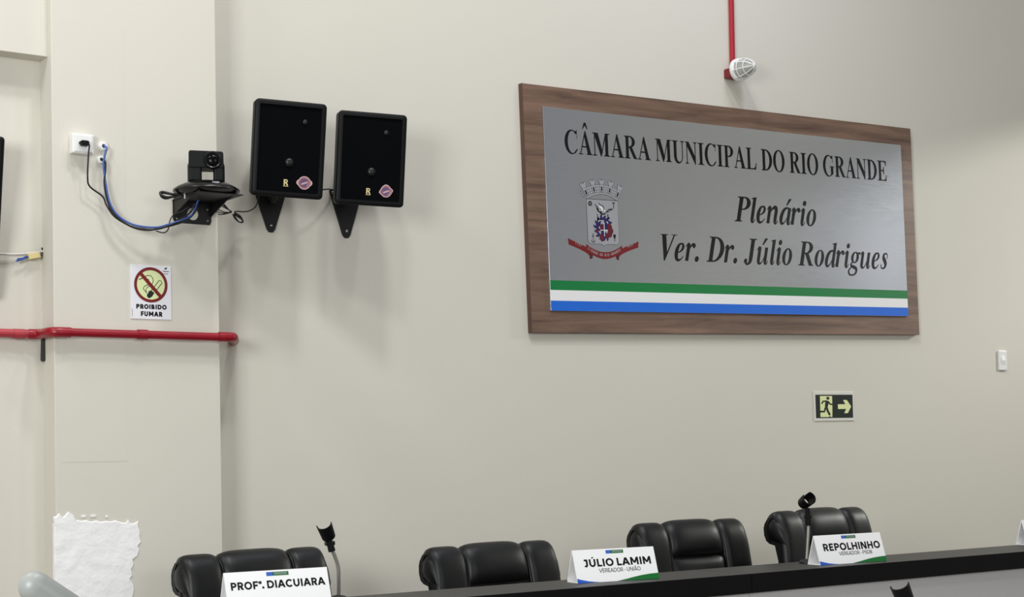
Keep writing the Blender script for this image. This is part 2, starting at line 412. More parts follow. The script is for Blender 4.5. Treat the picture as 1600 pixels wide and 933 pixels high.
def italic(ch):
    """bold serif lower case and capitals, drawn upright and slanted afterwards"""
    ex = lambda x: st((x, 130, 128), (x + 5, 60, 118), (x + 32, 8, 70), (x + 85, 22, 34), (x + 125, 95, 24))
    en = lambda x: st((x - 100, 365, 22), (x - 55, 425, 34), (x - 10, 452, 60), (x + 30, 440, 60))
    if ch == ' ': return 250, []
    if ch == '.': return 250, [('p', arc(110, 58, 80, 78, 0, 360))]
    if ch == 'i': return 278, [stem(60, 188, 110, 455), en(110), ex(124), ('p', arc(128, 612, 76, 74, 0, 360))]
    if ch == 'l': return 278, [stem(60, 188, 110, 676), pl((-10, 655), (60, 662), (188, 690), (188, 640), (60, 625), (-10, 638)), ex(124)]
    if ch == 'n': return 556, [stem(35, 160, 0, 455), en(85), st((110, 240, 26), (180, 370, 48), (270, 440, 90), (345, 430, 120), (385, 350, 130), (380, 240, 128), (382, 120, 128)), ex(382)]
    if ch == 'r': return 389, [stem(35, 162, 0, 455), en(85), st((110, 250, 26), (180, 380, 44), (255, 440, 70), (320, 425, 92)), ('p', arc(315, 405, 62, 62, 0, 360))]
    if ch in 'uú':
        g = [stem(35, 160, 110, 455), en(85), st((98, 150, 124), (108, 60, 118), (150, 10, 72), (225, 25, 44), (290, 100, 28), (350, 240, 22)), stem(325, 450, 110, 455), ex(388)]
        if ch == 'ú': g.append(pl((180, 520), (235, 520), (395, 705), (270, 705)))
        return 556, g
    if ch == 'e': return 444, [st((110, 205, 20), (215, 235, 40), (300, 300, 78), (322, 375, 92), (285, 435, 62), (215, 445, 48), (140, 400, 92), (92, 290, 130), (85, 180, 136), (115, 70, 116), (190, 12, 72), (285, 32, 44), (375, 120, 24))]
    if ch in 'aá':
        g = [st((395, 395, 30), (340, 440, 48), (260, 448, 60), (160, 390, 104), (95, 270, 130), (80, 150, 134), (110, 45, 100), (180, 14, 64), (265, 75, 34), (350, 220, 22)), stem(330, 455, 110, 455), ex(392)]
        if ch == 'á': g.append(pl((225, 520), (275, 520), (430, 705), (305, 705)))
        return 500, g
    if ch == 'd': return 500, [st((395, 395, 30), (340, 440, 48), (260, 448, 60), (160, 390, 104), (95, 270, 130), (80, 150, 134), (110, 45, 100), (180, 14, 64), (265, 75, 34), (350, 220, 22)),
                               stem(330, 455, 110, 676), pl((250, 655), (330, 662), (455, 690), (455, 640), (330, 625), (250, 638)), ex(392)]
    if ch == 'o': return 500, [('s', arc(235, 226, 215, 240, 0, 360, 40), arc(235, 226, 82, 206, 0, 360, 40))]
    if ch == 'g': return 500, [('s', arc(240, 295, 185, 166, 0, 360, 36), arc(240, 295, 68, 134, 0, 360, 36)), st((330, 400, 50), (400, 418, 60), (470, 420, 66)),
                               st((150, 165, 40), (95, 105, 58), (110, 55, 74), (220, 22, 92), (345, -20, 100), (385, -95, 92), (340, -175, 60), (210, -215, 44), (80, -195, 54), (20, -120, 64), (45, -50, 50), (130, 10, 36))]
    if ch == 's': return 389, [st((318, 300, 24), (312, 380, 30), (275, 435, 36), (205, 446, 50), (130, 405, 84), (135, 320, 118), (215, 225, 132), (270, 130, 118), (235, 40, 74), (150, 12, 46), (75, 40, 40), (45, 130, 28))]
    if ch == 'V': return 667, [pl((70, 676), (235, 676), (385, 170), (330, -15), (292, -15)), pl((292, -15), (338, -15), (600, 676), (545, 676)),
                               pl((10, 656), (310, 656), (310, 676), (10, 676)), pl((455, 656), (680, 656), (680, 676), (455, 676))]
    if ch == 'J': return 500, [stem(180, 335, 140, 676), head(180, 335, 90, 90), st((257, 160, 154), (245, 60, 130), (180, -10, 70), (100, -12, 60), (40, 40, 60)), ('p', arc(50, 65, 68, 66, 0, 360))]
    return roman(ch)

def letter(b, text, font, x0, x1, y0, cap, slant=0, off=0, unit=676):
    """set a line of serif lettering so that its ink runs from x0 to x1"""
    adv = 0; gl = []
    for ch in text:
        wd, g = font(ch); gl.append((adv, g)); adv += wd
    ky = cap / unit
    allx = [p[0] + a + slant * p[1] * 0 for a, g in gl for sh in g for part in sh[1:] for p in part]
    lo, hi = min(allx), max(allx); kx = (x1 - x0) / (hi - lo)
    f = lambda p, a: (x0 + (p[0] + a - lo) * kx + slant * p[1] * ky, y0 + p[1] * ky)
    words = b if isinstance(b, list) else None; k = 0
    for ch, (a, g) in zip(text, gl):
        if words: k += ch == ' '; b = words[k]
        for sh in g:
            if sh[0] == 'p': b.flat([f(p, a) for p in sh[1]], off)
            else: b.strip([f(p, a) for p in sh[1]], [f(p, a) for p in sh[2]], off)

# ================================================================== the setting
YW = 5.7287            # face of the long wall
YP = 5.57              # front of the pillar
b = B(); b.box(-3, 11, -1, YW + .2, -.1, 0); structure(b.build('floor', 'floor'))
b = B(); b.box(2.59, 11, YW, YW + .15, 0, 7.2); structure(b.build('wall_back', 'wall'))
b = B(); b.box(-3, 1.965, 5.69, YW + .15, 0, 7.2); structure(b.build('wall_left', 'wall'))
b = B(); b.box(1.96, 2.602, YP, YW + .1, 0, 7.2); pil = structure(b.build('pillar', 'pillar', bevel=.003))
b = B(); b.box(-3, 1.9605, 5.607, 5.70, 2.972, 7.2); structure(b.build('trim_1', 'pillar', bevel=.002))
b = B()
b.box(10, 10.2, -1, YW + .15, 3.98, 7.2); b.box(10, 10.2, -1, YW + .15, 0, 1.0); b.box(10, 10.2, -1, 1.6, 1.0, 3.98); b.box(10, 10.2, 5.68, YW + .15, 1.0, 3.98)
structure(b.build('wall_right', 'wall'))
# painted-over cover strip on the pillar
b = B(); b.box(1.985, 2.232, YP - .0006, YP + .002, 1.506, 3.12); b.build('cover_strip', 'pillar', pil)

# ================================================================== big wall sign
TS = 0.024125
sign = thing('wall_sign', 'large wood-framed silver council chamber sign with black serif lettering and coat of arms', 'sign', (4.1704, YW, 2.0427), (0, -TS, 0))
b = B(); b.box(.003, 2.59, -.026, 0, 0, 1.1165); b.build('backboard', 'walnut', sign, bevel=.0015)
b = B()
b.box(.0, .003, -.0262, 0, 0, 1.1165)
b.build('edge_strip', 'walnut_edge', sign)
px0, px1, pz0, pz1 = .1062, 2.4975, .0985, 1.019
b = B(); b.box(px0, px1, -.034, -.026, pz0, pz1); b.build('metal_plate', 'alu', sign, bevel=.0008)
O1 = .0344
for nm, mt, z0, z1 in (('green_stripe', 'green', .1925, .2362), ('white_stripe', 'white_v', .1445, .1925), ('blue_stripe', 'blue', .0995, .1445)):
    b = B(); b.flat([(px0 + .001, z0), (px1 - .001, z0), (px1 - .001, z1), (px0 + .001, z1)], O1); b.build(nm, mt, sign)
b = B(); letter(b, 'CÂMARA MUNICIPAL DO RIO GRANDE', roman, .2222, 2.3747, .8172, .1067, 0, O1); b.build('title_lettering', 'ink', sign)
b = B(); letter(b, 'Plenário', italic, 1.2535, 1.815, .553, .1245, .25, O1)
b.build('room_lettering', 'ink', sign)
ws = [B() for _ in range(4)]; letter(ws, 'Ver. Dr. Júlio Rodrigues', italic, .742, 2.338, .348, .1235, .25, O1)
for b in ws: b.build('name_lettering', 'ink', sign)

# coat of arms
crest = thing('coat_of_arms', '', '', (0, 0, 0)); del crest['label']; del crest['category']; crest.parent = sign
CX = .4265
b = B(); O2 = .0346
shield = [(.3335, .6145), (.5185, .6145), (.5185, .425), (.512, .413), (.502, .410), (.448, .410), (.436, .407), (CX, .4005), (.417, .407), (.405, .410), (.350, .410), (.340, .413), (.3335, .425)]
b.flat(shield, O2); b.build('shield_field', 'silver_v', crest)
b = B(); b.line(shield + [shield[0], shield[1]], .0022, O2 + .0002); b.build('shield_outline', 'grey_v', crest)
# mural crown: arched band, wall and five towers
b = B(); O3 = .0348
def crown_pt(u, h):           # u -1..1 across, h height above the band
    return (CX + u * (.0945 + h * .5), .652 - .026 * u * u + h)
tow = []
for u in (-.92, -.46, 0, .46, .92):
    d = .105
    tow.append([crown_pt(u - d, 0), crown_pt(u + d, 0), crown_pt(u + d, .042), crown_pt(u + d + .03, .046), crown_pt(u + d + .03, .058), crown_pt(u + d * .5, .058), crown_pt(u + d * .5, .052),
                crown_pt(u + d * .2, .052), crown_pt(u + d * .2, .058), crown_pt(u - d * .2, .058), crown_pt(u - d * .2, .052), crown_pt(u - d * .5, .052), crown_pt(u - d * .5, .058),
                crown_pt(u - d - .03, .058), crown_pt(u - d - .03, .046), crown_pt(u - d, .042)])
b.strip([crown_pt(-1 + i / 10, 0) for i in range(21)], [crown_pt(-1 + i / 10, .034) for i in range(21)], O2)
for t in tow: b.flat(t, O2 + .0001)
b.strip([crown_pt(-1 + i / 10, -.012) for i in range(21)], [crown_pt(-1 + i / 10, 0) for i in range(21)], O2)
b.build('mural_crown', 'silver_v', crest)
b = B()
for t in tow: b.line(t + [t[0]], .0014, O3)
for h in (-.012, -.002, .009, .021, .033):
    b.line([crown_pt(-1 + i / 10, h) for i in range(21)], .0012 if h > 0 else .0016, O3)
b.line([(.331, .6145), crown_pt(-1, -.012)], .0016, O3); b.line([(.5205, .6145), crown_pt(1, -.012)], .0016, O3)
for i, u in enumerate((-.92, -.46, 0, .46, .92)):
    for h in (.003, .015, .027):
        b.line([crown_pt(u - .23, h), crown_pt(u - .23, h + .006)], .0012, O3)
    b.flat([crown_pt(u - .035, .004), crown_pt(u + .035, .004), crown_pt(u + .035, .020), crown_pt(u, .026), crown_pt(u - .035, .020)], O3)
b.build('crown_lines', 'ink', crest)
# small emblems in the corners of the shield and the bird
b = B()
gx, gz = .3545, .594
b.annulus(gx, gz, .004, .0085, O3, 20)
for i in range(8):
    a = i * PI / 4; b.line([(gx + .007 * math.cos(a), gz + .007 * math.sin(a)), (gx + .0125 * math.cos(a), gz + .0125 * math.sin(a))], .005, O3)
b.build('cogwheel', 'ink', crest); b = B()
b.line([(.4926, .577), (.4926, .604)], .004, O3); b.line([(.484, .603), (.501, .603)], .0045, O3)
b.build('hammer', 'ink', crest); b = B()
ax, az = .3643, .435
b.line([(ax, az - .018), (ax, az + .015)], .003, O3); b.line([(ax - .008, az + .009), (ax + .008, az + .009)], .003, O3); b.annulus(ax, az + .018, .002, .0042, O3, 14)
b.line([(ax - .012, az - .008), (ax - .008, az - .016), (ax, az - .019), (ax + .008, az - .016), (ax + .012, az - .008)], .0032, O3)
b.build('anchor', 'ink', crest); b = B()
kx, kz = .4909, .443
b.flat([(kx - .008, kz + .014), (kx + .008, kz + .014), (kx + .006, kz - .002), (kx + .002, kz - .005), (kx + .002, kz - .019), (kx - .002, kz - .019), (kx - .002, kz - .005), (kx - .006, kz - .002)], O3)
b.build('torch', 'ink', crest); b = B()
b.line([(.380, .592), (.388, .586), (.394, .574), (.402, .568)], .004, O3); b.line([(.388, .584), (.398, .580), (.404, .566)], .003, O3)
b.line([(.392, .575), (.400, .561), (.413, .556), (.424, .560)], .007, O3)
b.line([(.405, .600), (.414, .590), (.424, .588), (.434, .582), (.436, .573), (.428, .566)], .0035, O3)
b.line([(.487, .573), (.474, .574), (.462, .570), (.452, .563), (.446, .556)], .005, O3); b.line([(.478, .571), (.464, .563), (.452, .556)], .003, O3)
b.line([(.410, .552), (.428, .548), (.444, .552)], .006, O3); b.line([(.420, .548), (.414, .540)], .004, O3)
b.line([(.392, .548), (.398, .530)], .004, O3); b.line([(.455, .548), (.458, .530)], .006, O3)
b.build('bird_outline', 'ink', crest)
b = B(); b.line([(.408, .585), (.420, .578), (.426, .568), (.420, .560)], .008, O3 - .0001); b.line([(.43, .573), (.44, .562)], .005, O3 - .0001); b.build('bird', 'white_v', crest)
rnd = random.Random(7)
b = B()
for i in range(15):
    a = 2 * PI * i / 15; rr = .9 + .14 * rnd.random()
    x = CX + .001 + .048 * rr * math.cos(a); z = .484 + .052 * rr * math.sin(a)
    if x > CX + .018 and z < .50: continue
    b.annulus(x, z, .002, .0135, O3, 14, a, a + 4.6)
b.line([(.404, .528), (.400, .500), (.404, .470)], .022, O3); b.line([(.440, .530), (.440, .505)], .016, O3); b.disc(.436, .452, .013, O3)
b.build('blue_mantling', 'navy', crest)
b = B()
for x, z, r_ in ((.462, .49, .016), (.468, .472, .017), (.462, .456, .015), (.447, .448, .013), (.413, .443, .012), (.416, .430, .009), (.408, .488, .008), (.388, .47, .009)):
    b.disc(x, z, r_, O3 + .0001, 12)
b.flat([(.412, .476), (.432, .476), (.432, .502), (.412, .502)], O3 + .0002)
b.build('red_mantling', 'crim', crest)
b = B()
b.flat([(.433, .478), (.452, .478), (.452, .508), (.433, .508)], O3 + .0002); b.flat([(.412, .452), (.430, .452), (.430, .472), (.412, .472)], O3 + .0002)
b.build('blue_quarters', 'navy', crest)
b = B(); b.line([(.408, .474), (.452, .474)], .003, O3 + .0003); b.line([(.4315, .446), (.4315, .51)], .003, O3 + .0003)
b.line([(.398, .51), (.404, .52), (.412, .518)], .003, O3 + .0003); b.line([(.446, .515), (.456, .508)], .003, O3 + .0003); b.line([(.40, .49), (.406, .48)], .003, O3 + .0003)
b.build('white_quarter_lines', 'white_v', crest)
# ribbon
b = B()
mid_t = [(.322 + .211 * i / 14, .3725 + .0345 * ((i - 7) / 7) ** 2) for i in range(15)]
b.strip(mid_t, [(x, z - .028 - .004 * (1 - abs(i - 7) / 7)) for i, (x, z) in enumerate(mid_t)], O2 + .0002)
for s_ in (-1, 1):
    A = []; D = []
    for i in range(9):
        t = i / 8; x = CX + s_ * (.082 + .122 * t); z = .3745 + .048 * (t ** .62) + .004 * t
        A.append((x, z)); D.append((x, z - .026))
    A[-1] = (A[-1][0] + s_ * .004, A[-1][1] + .002); b.strip(A, D, O2)
    xe, ze = A[-1]; b.flat([(xe - s_ * .01, ze), (xe, ze), (xe - s_ * .010, ze - .013), (xe, ze - .027), (xe - s_ * .014, ze - .027)], O2)
b.build('ribbon', 'red_v', crest)
for s_ in (-1, 1):
    b = B(); b.flat([(CX + s_ * .105, .4035), (CX + s_ * .068, .380), (CX + s_ * .068, .352), (CX + s_ * .0735, .3395), (CX + s_ * .0865, .3395), (CX + s_ * .085, .37)], O2 + .0001)
    b.build('ribbon_fold', 'redd_v', crest)
b = B()
txt = 'CIDADE DO RIO GRANDE'
for i, ch in enumerate(txt):
    if ch == ' ': continue
    t = (i - (len(txt) - 1) / 2) / ((len(txt) - 1) / 2)
    x = CX + .0005 + t * .094; z = .3535 + .0345 * (t * .9) ** 2; an = math.atan(.0345 * 2 * t / .105); k = .0118
    sans_char(b, ch, 20, lambda u, v: (x + (u * math.cos(an) * .80 - v * math.sin(an)) * k, z + (u * math.sin(an) * .80 + v * math.cos(an)) * k), O2 + .0004)
b.build('motto_lettering', 'silver_v', crest)
for nm, txt, xc, zc, an in (('founding_year', '1737', .276, .4045, -.36), ('city_year', '1835', .580, .4095, .36)):
    b = B()
    for i, ch in enumerate(txt):
        dx = (i - 1.5) * .0105; k = .0118
        sans_char(b, ch, 17, lambda u, v: (xc + (dx + u * k) * math.cos(an) - (v - .5) * k * math.sin(an), zc + (dx + u * k) * math.sin(an) + (v - .5) * k * math.cos(an)), O2 + .0004)
    b.build(nm, 'silver_v', crest)

# ================================================================== loudspeakers
def speaker(label, pose, cen, brk, n2):
    root = thing('loudspeaker', label, 'speaker', (cen[0], YW, cen[2]), (0, 0, 0), 'loudspeakers on the wall')
    ya, ti, ro = pose
    T = Matrix.Translation((0, cen[1] - YW, 0)) @ Matrix.Rotation(ya, 4, 'Z') @ Matrix.Rotation(ti, 4, 'X') @ Matrix.Rotation(ro, 4, 'Y')
    W, H = .278, .368
    def rr(w_, h_, r_=.016, n=6):
        out = []
        for cx, cz, a in ((w_ / 2 - r_, h_ / 2 - r_, 0), (-w_ / 2 + r_, h_ / 2 - r_, 90), (-w_ / 2 + r_, -h_ / 2 + r_, 180), (w_ / 2 - r_, -h_ / 2 + r_, 270)):
            out += [(cx + r_ * math.cos(R(a + 90 * i / (n - 1))), cz + r_ * math.sin(R(a + 90 * i / (n - 1)))) for i in range(n)]
        return out
    b = B(T)                       # tapering cabinet
    f = rr(W - .004, H - .004); k = rr(W * .66, H * .8); n = len(f)
    b.add([(u, .012, v) for u, v in f] + [(u, .06, v) for u, v in f] + [(u, .175, v) for u, v in k],
          [list(range(n)), list(range(2 * n, 3 * n))[::-1]] + [(j * n + i, j * n + (i + 1) % n, (j + 1) * n + (i + 1) % n, (j + 1) * n + i) for j in (0, 1) for i in range(n)])
    b.build('cabinet', 'black_pl', root, smooth=35)
    b = B(T); o_, i_ = rr(W, H), rr(W - .036, H - .036, .005)
    n = len(o_); m_ = rr(W - .008, H - .008, .014); i2 = rr(W - .046, H - .046, .004)
    loops = [[(u, .014, v) for u, v in o_], [(u, .002, v) for u, v in o_], [(u, -.002, v) for u, v in m_], [(u, -.002, v) for u, v in i_], [(u, .008, v) for u, v in i2]]
    b.add(sum(loops, []), [(j * n + i, j * n + (i + 1) % n, (j + 1) * n + (i + 1) % n, (j + 1) * n + i) for j in range(4) for i in range(n)])
    b.build('bezel', 'black_pl', root, smooth=50)
    b = B(T); b.prism(rr(W - .036, H - .036, .004), .0035, .011); b.build('grille', 'grille', root)
    P = lambda u, v: ((u - .5) * W, (.5 - v) * H)
    for nm, u, v, r_ in (('woofer_dome', .51, .635, .0175), ('tweeter_dome', .705, .205, .0105)):
        x, z = P(u, v); b = B(T)
        b.lathe([(r_ * math.cos(a), r_ * .55 * math.sin(a)) for a in (0, .3, .6, .9, 1.2, 1.5)], 20, Matrix.Translation((x, .0035, z)) @ Matrix.Rotation(PI / 2, 4, 'X'))
        b.build(nm, 'dust_cap', root, smooth=60)
    x, z = P(.475, .845); fm = lambda u, v, off: (u, .0030 - off, v)
    b = B(T, fm)
    b.flat([(x - .010, z - .015), (x + .010, z - .015), (x + .010, z - .013), (x - .010, z - .013)])
    b.line([(x - .006, z - .011), (x - .006, z + .012)], .005); b.line([(x - .006, z + .010), (x + .003, z + .010), (x + .006, z + .006), (x + .003, z + .001), (x - .005, z + .001)], .004)
    b.line([(x, z + .001), (x + .007, z - .011)], .005)
    b.build('badge', 'gold', root)
    x, z = P(.735, .835); q = .0255
    def stk(r_, k):
        n = 40; out = []
        for i in range(n):
            a = 2 * PI * i / n; p = 1 + k * max(0, abs(math.cos(a)) - .9) * 4
            if n2: p = .93 + .22 * max(0, math.cos(2 * a - .35)) ** 6 + (.14 * max(0, math.sin(a)) ** 8)
            out.append((x + r_ * p * math.cos(a), z + r_ * p * math.sin(a)))
        return out
    b = B(T, fm); b.flat(stk(q, .6), 0); s1 = b.build('sticker', 'stk3', root)
    b = B(T, fm); b.flat(stk(q * .84, .3), .0004); b.build('sticker_ring', 'stk2', s1)
    b = B(T, fm); b.disc(x - .001, z, q * .62, .0008); b.build('sticker_centre', 'stk1', s1)
    b = B(T, fm); b.line([(x - .012, z - .006), (x + .011, z + .003)], .006, .0012); b.line([(x + .014, z + .006), (x + .016, z - .004), (x + .008, z - .014)], .002, .0012); b.build('sticker_mark', 'stk3', s1)
    # wall bracket: triangular plate and arm
    D = (cen[0], YW, cen[2])
    x0, x1, zt, xb, zb = brk
    b = B(Matrix.Translation(-Vector(D)))
    b.prism([(x0, zt), (x0 + .006, zt + .008), (x1 - .006, zt + .008), (x1, zt), (xb + .018, zb + .012), (xb + .008, zb), (xb - .008, zb), (xb - .018, zb + .012)], YW - .007, YW)
    br = b.build('wall_bracket', 'black_mt', root, bevel=.001)
    b = B(); c0 = (T @ Vector((0, .17, -.03))); w0 = Vector(((x0 + x1) / 2 - D[0], -.004, zt - .03 - D[2]))
    b.tube([w0, w0 + Vector((0, -.03, 0)), c0], .014, 10, 6); b.build('bracket_arm', 'black_mt', root, smooth=60)
    for sx, sz in ((x0 + .012, zt - .006), (x1 - .012, zt - .006), (xb, zb + .028)):
        b = B(Matrix.Translation(-Vector(D))); b.lathe([(.006, 0), (.0055, .003), (.003, .0045)], 12, Matrix.Translation((sx, YW - .007, sz)) @ Matrix.Rotation(PI / 2, 4, 'X'))
        b.build('screw', 'chrome', root, smooth=40)
    return root

speaker('left one of two black box speakers, beside the pillar above the wall', (-.2715, .1419, .0358), (2.8485, 5.45, 2.6939), (2.832, 2.974, 2.575, 2.903, 2.411), False)
speaker('right one of two black box speakers, farther from the pillar', (-.3006, .1225, .0322), (3.2131, 5.45, 2.6895), (3.172, 3.325, 2.600, 3.248, 2.410), True)
b = B(); b.tube([(2.95, 5.60, 2.585), (3.0, 5.64, 2.57), (3.08, 5.66, 2.585), (3.15, 5.69, 2.60), (3.175, 5.72, 2.60)], .0028, 8, 5)
tag(b.build('speaker_cable', 'black_c', smooth=60), 'short thin black cable strung between the two speakers', 'cable')

# ================================================================== PTZ camera on its bracket
br = thing('camera_bracket', 'black steel shelf bracket with round hole, screwed to pillar under the video camera', 'bracket', (2.494, YP, 2.44))
T0 = Matrix.Translation((-2.494, -YP, -2.44))
def ringloop(x0, x1, z0, z1, cx, cz, r_, n=32):
    o_ = []; i_ = []
    for k in range(n):
        a = 2 * PI * (k + .5) / n; c, s = math.cos(a), math.sin(a)
        tx = ((x1 - cx) if c > 0 else (x0 - cx)) / c; tz = ((z1 - cz) if s > 0 else (z0 - cz)) / s
        t = min(tx, tz); o_.append((cx + c * t, cz + s * t)); i_.append((cx + r_ * c, cz + r_ * s))
    return o_, i_
o_, i_ = ringloop(2.418, 2.572, 2.397, 2.492, 2.497, 2.434, .0235)
b = B(T0); b.ringprism(o_, i_, YP - .005, YP); b.build('back_plate', 'black_mt', br)
for x in (2.42, 2.566):
    b = B(T0); b.prism([(YP - .004, 2.425), (YP - .004, 2.492), (5.34, 2.492), (5.34, 2.480), (5.42, 2.470)], x, x + .004, 'x'); b.build('side_arm', 'black_mt', br)
b = B(T0); b.box(2.415, 2.595, 5.335, YP, 2.479, 2.483); b.build('shelf', 'black_mt', br, bevel=.001)
for sx, sz in ((2.432, 2.412), (2.556, 2.412), (2.432, 2.455), (2.556, 2.455)):
    b = B(T0); b.lathe([(.0045, 0), (.004, .003), (.002, .004)], 10, Matrix.Translation((sx, YP - .005, sz)) @ Matrix.Rotation(PI / 2, 4, 'X')); b.build('screw', 'steel', br, smooth=40)

pt = thing('video_camera', 'black swivelling video camera with round base, on the pillar bracket', 'camera', (2.489, 5.425, 2.483), (0, 0, R(-24)))
b = B(); b.lathe([(.085, 0), (.112, .006), (.123, .015), (.121, .021), (.105, .032), (.08, .043), (.06, .049), (.05, .051)], 40); b.build('base', 'black_gl', pt, smooth=50)
def tri_arm(x0, x1):
    b = B(); b.prism([(x0, -.045), (x1, -.045), (x1 + (.004 if x1 > 0 else 0), .0), (x1, .045), (x0, .045), (x0 - (.004 if x0 < 0 else 0), 0)], .046, .118, 'z'); return b
tri_arm(-.064, -.016).build('yoke_arm', 'black_pl', pt, bevel=.008, segs=3)
tri_arm(.026, .064).build('yoke_arm', 'black_pl', pt, bevel=.008, segs=3)
b = B()
b.prism([(-.064, .096), (-.063, .155), (-.058, .160), (.058, .157), (.0625, .151), (.064, .096)], -.048, .048); b.build('head', 'black_pl', pt, bevel=.006, segs=3)
b = B(); b.lathe([(.034, 0), (.033, .003), (.029, .006), (.025, .004), (.024, .001), (.018, .001)], 32, Matrix.Translation((.024, -.048, .124)) @ Matrix.Rotation(PI / 2, 4, 'X')); b.build('lens_barrel', 'black_gl', pt, smooth=40)
b = B(); b.lathe([(.022, 0), (.019, .004), (.012, .007), (.004, .008)], 28, Matrix.Translation((.024, -.049, .124)) @ Matrix.Rotation(PI / 2, 4, 'X')); b.build('lens', 'lens', pt, smooth=60)
b = B(); b.box(.020, .046, -.101, -.098, .0305, .036); b.T = None; b.build('logo_strip', 'silver_v', pt)

# ================================================================== power outlet, cable holes, cables
ou = thing('power_outlet', 'square white surface outlet box with a black plug, on the pillar', 'outlet', (2.062, YP, 2.654))
b = B(); b.box(-.040, .040, -.036, 0, -.036, .036); b.build('box', 'white_pl', ou, bevel=.005, segs=3)
b = B(); b.box(-.033, .033, -.039, -.036, -.030, .030); b.build('face_plate', 'white_pl', ou, bevel=.0015)
plug = thing('power_plug', 'black plug pushed into the white outlet, its cord drooping to the video camera', 'plug', (2.062, YP - .039, 2.652))
b = B(); b.prism([(-.020, .004), (-.012, .010), (.010, .010), (.014, .006), (.014, -.006), (.008, -.009), (-.012, -.009)], -.022, 0); b.build('plug_body', 'black_pl', plug, bevel=.002)
T1 = Matrix.Translation((-2.062, -(YP - .039), -2.652))
b = B(T1); b.tube([(2.066, 5.515, 2.652), (2.076, 5.513, 2.645), (2.075, 5.520, 2.61), (2.075, 5.53, 2.53), (2.088, 5.54, 2.500), (2.134, 5.54, 2.469), (2.148, 5.54, 2.439), (2.173, 5.53, 2.398), (2.222, 5.52, 2.368), (2.267, 5.51, 2.3575),
                   (2.325, 5.5, 2.357), (2.379, 5.48, 2.377), (2.421, 5.46, 2.406), (2.445, 5.46, 2.428), (2.452, 5.45, 2.455)], .0032, 8, 5); b.build('cord', 'black_c', plug, smooth=60)
for lab, x, z, r_ in (('upper of two round white wall grommets where blue cable leaves pillar', 2.147, 2.657, .0165), ('lower of two round white wall grommets, below the blue cable hole', 2.138, 2.607, .0150)):
    g = thing('wall_grommet', lab, 'grommet', (x, YP, z), (0, 0, 0), 'round wall grommets')
    b = B(); b.lathe([(r_, 0), (r_, .012), (r_ - .003, .016), (r_ * .45, .016), (r_ * .45, .006)], 24, Matrix.Rotation(PI / 2, 4, 'X')); b.build('ring', 'white_pl', g, smooth=40)
    b = B(); b.lathe([(r_ * .45, 0), (r_ * .44, .0065)], 18, Matrix.Rotation(PI / 2, 4, 'X')); b.build('hole', 'black_c', g)
b = B(); b.tube([(2.147, 5.556, 2.657), (2.150, 5.538, 2.650), (2.146, 5.533, 2.635), (2.140, 5.54, 2.600), (2.139, 5.54, 2.575), (2.146, 5.54, 2.521), (2.158, 5.535, 2.451), (2.182, 5.53, 2.407), (2.222, 5.52, 2.377), (2.267, 5.51, 2.365), (2.325, 5.5, 2.364),
                 (2.363, 5.49, 2.375), (2.4, 5.47, 2.389), (2.434, 5.46, 2.405), (2.452, 5.46, 2.42), (2.462, 5.46, 2.447), (2.472, 5.46, 2.470)], .0036, 8, 5)
tag(b.build('network_cable', 'blue_c', smooth=60), 'blue cable looping from upper grommet to the video camera', 'cable')
b = B(); b.tube([(2.138, 5.556, 2.607), (2.145, 5.54, 2.598), (2.146, 5.54, 2.57), (2.143, 5.54, 2.544), (2.142, 5.54, 2.509), (2.152, 5.533, 2.444), (2.18, 5.525, 2.396), (2.234, 5.516, 2.362), (2.291, 5.505, 2.352), (2.358, 5.49, 2.367),
                 (2.413, 5.47, 2.386), (2.446, 5.46, 2.410), (2.466, 5.455, 2.44)], .0036, 8, 5)
tag(b.build('video_cable', 'black_c', smooth=60), 'black cable looping from lower grommet alongside the blue cable', 'cable')
b = B(); b.tube([(2.32, 5.497, 2.350), (2.349, 5.497, 2.345), (2.367, 5.497, 2.358), (2.375, 5.497, 2.392), (2.389, 5.49, 2.415), (2.413, 5.47, 2.426), (2.43, 5.46, 2.44)], .0022, 8, 5)
tag(b.build('thin_cable', 'black_c', smooth=60), 'thin black wire making a small loop left of the bracket plate', 'cable')
# power adapter and tied cord left of the camera
pa = thing('power_adapter', 'small black adapter with folded cord on the bracket shelf, left of the camera base', 'adapter', (2.425, 5.45, 2.488))
b = B(); b.box(-.03, .035, -.022, .022, -.004, .016); b.build('adapter_body', 'black_pl', pa, bevel=.003)
T2 = Matrix.Translation((-2.425, -5.45, -2.488))
b = B(T2); b.tube([(2.402, 5.45, 2.490), (2.375, 5.445, 2.476), (2.345, 5.45, 2.470), (2.325, 5.455, 2.477), (2.322, 5.46, 2.486), (2.335, 5.46, 2.490), (2.365, 5.445, 2.482), (2.395, 5.44, 2.482)], .0042, 8, 5)
b.tube([(2.40, 5.455, 2.486), (2.37, 5.455, 2.474), (2.343, 5.46, 2.466), (2.326, 5.462, 2.474), (2.330, 5.466, 2.486), (2.36, 5.46, 2.484), (2.39, 5.455, 2.480)], .0038, 8, 5); b.build('folded_cord', 'black_c', pa, smooth=60)
b = B(T2); b.tube([(2.404, 5.428, 2.466), (2.404, 5.426, 2.478), (2.404, 5.432, 2.486)], .003, 8); b.build('cable_tie', 'white_c', pa)
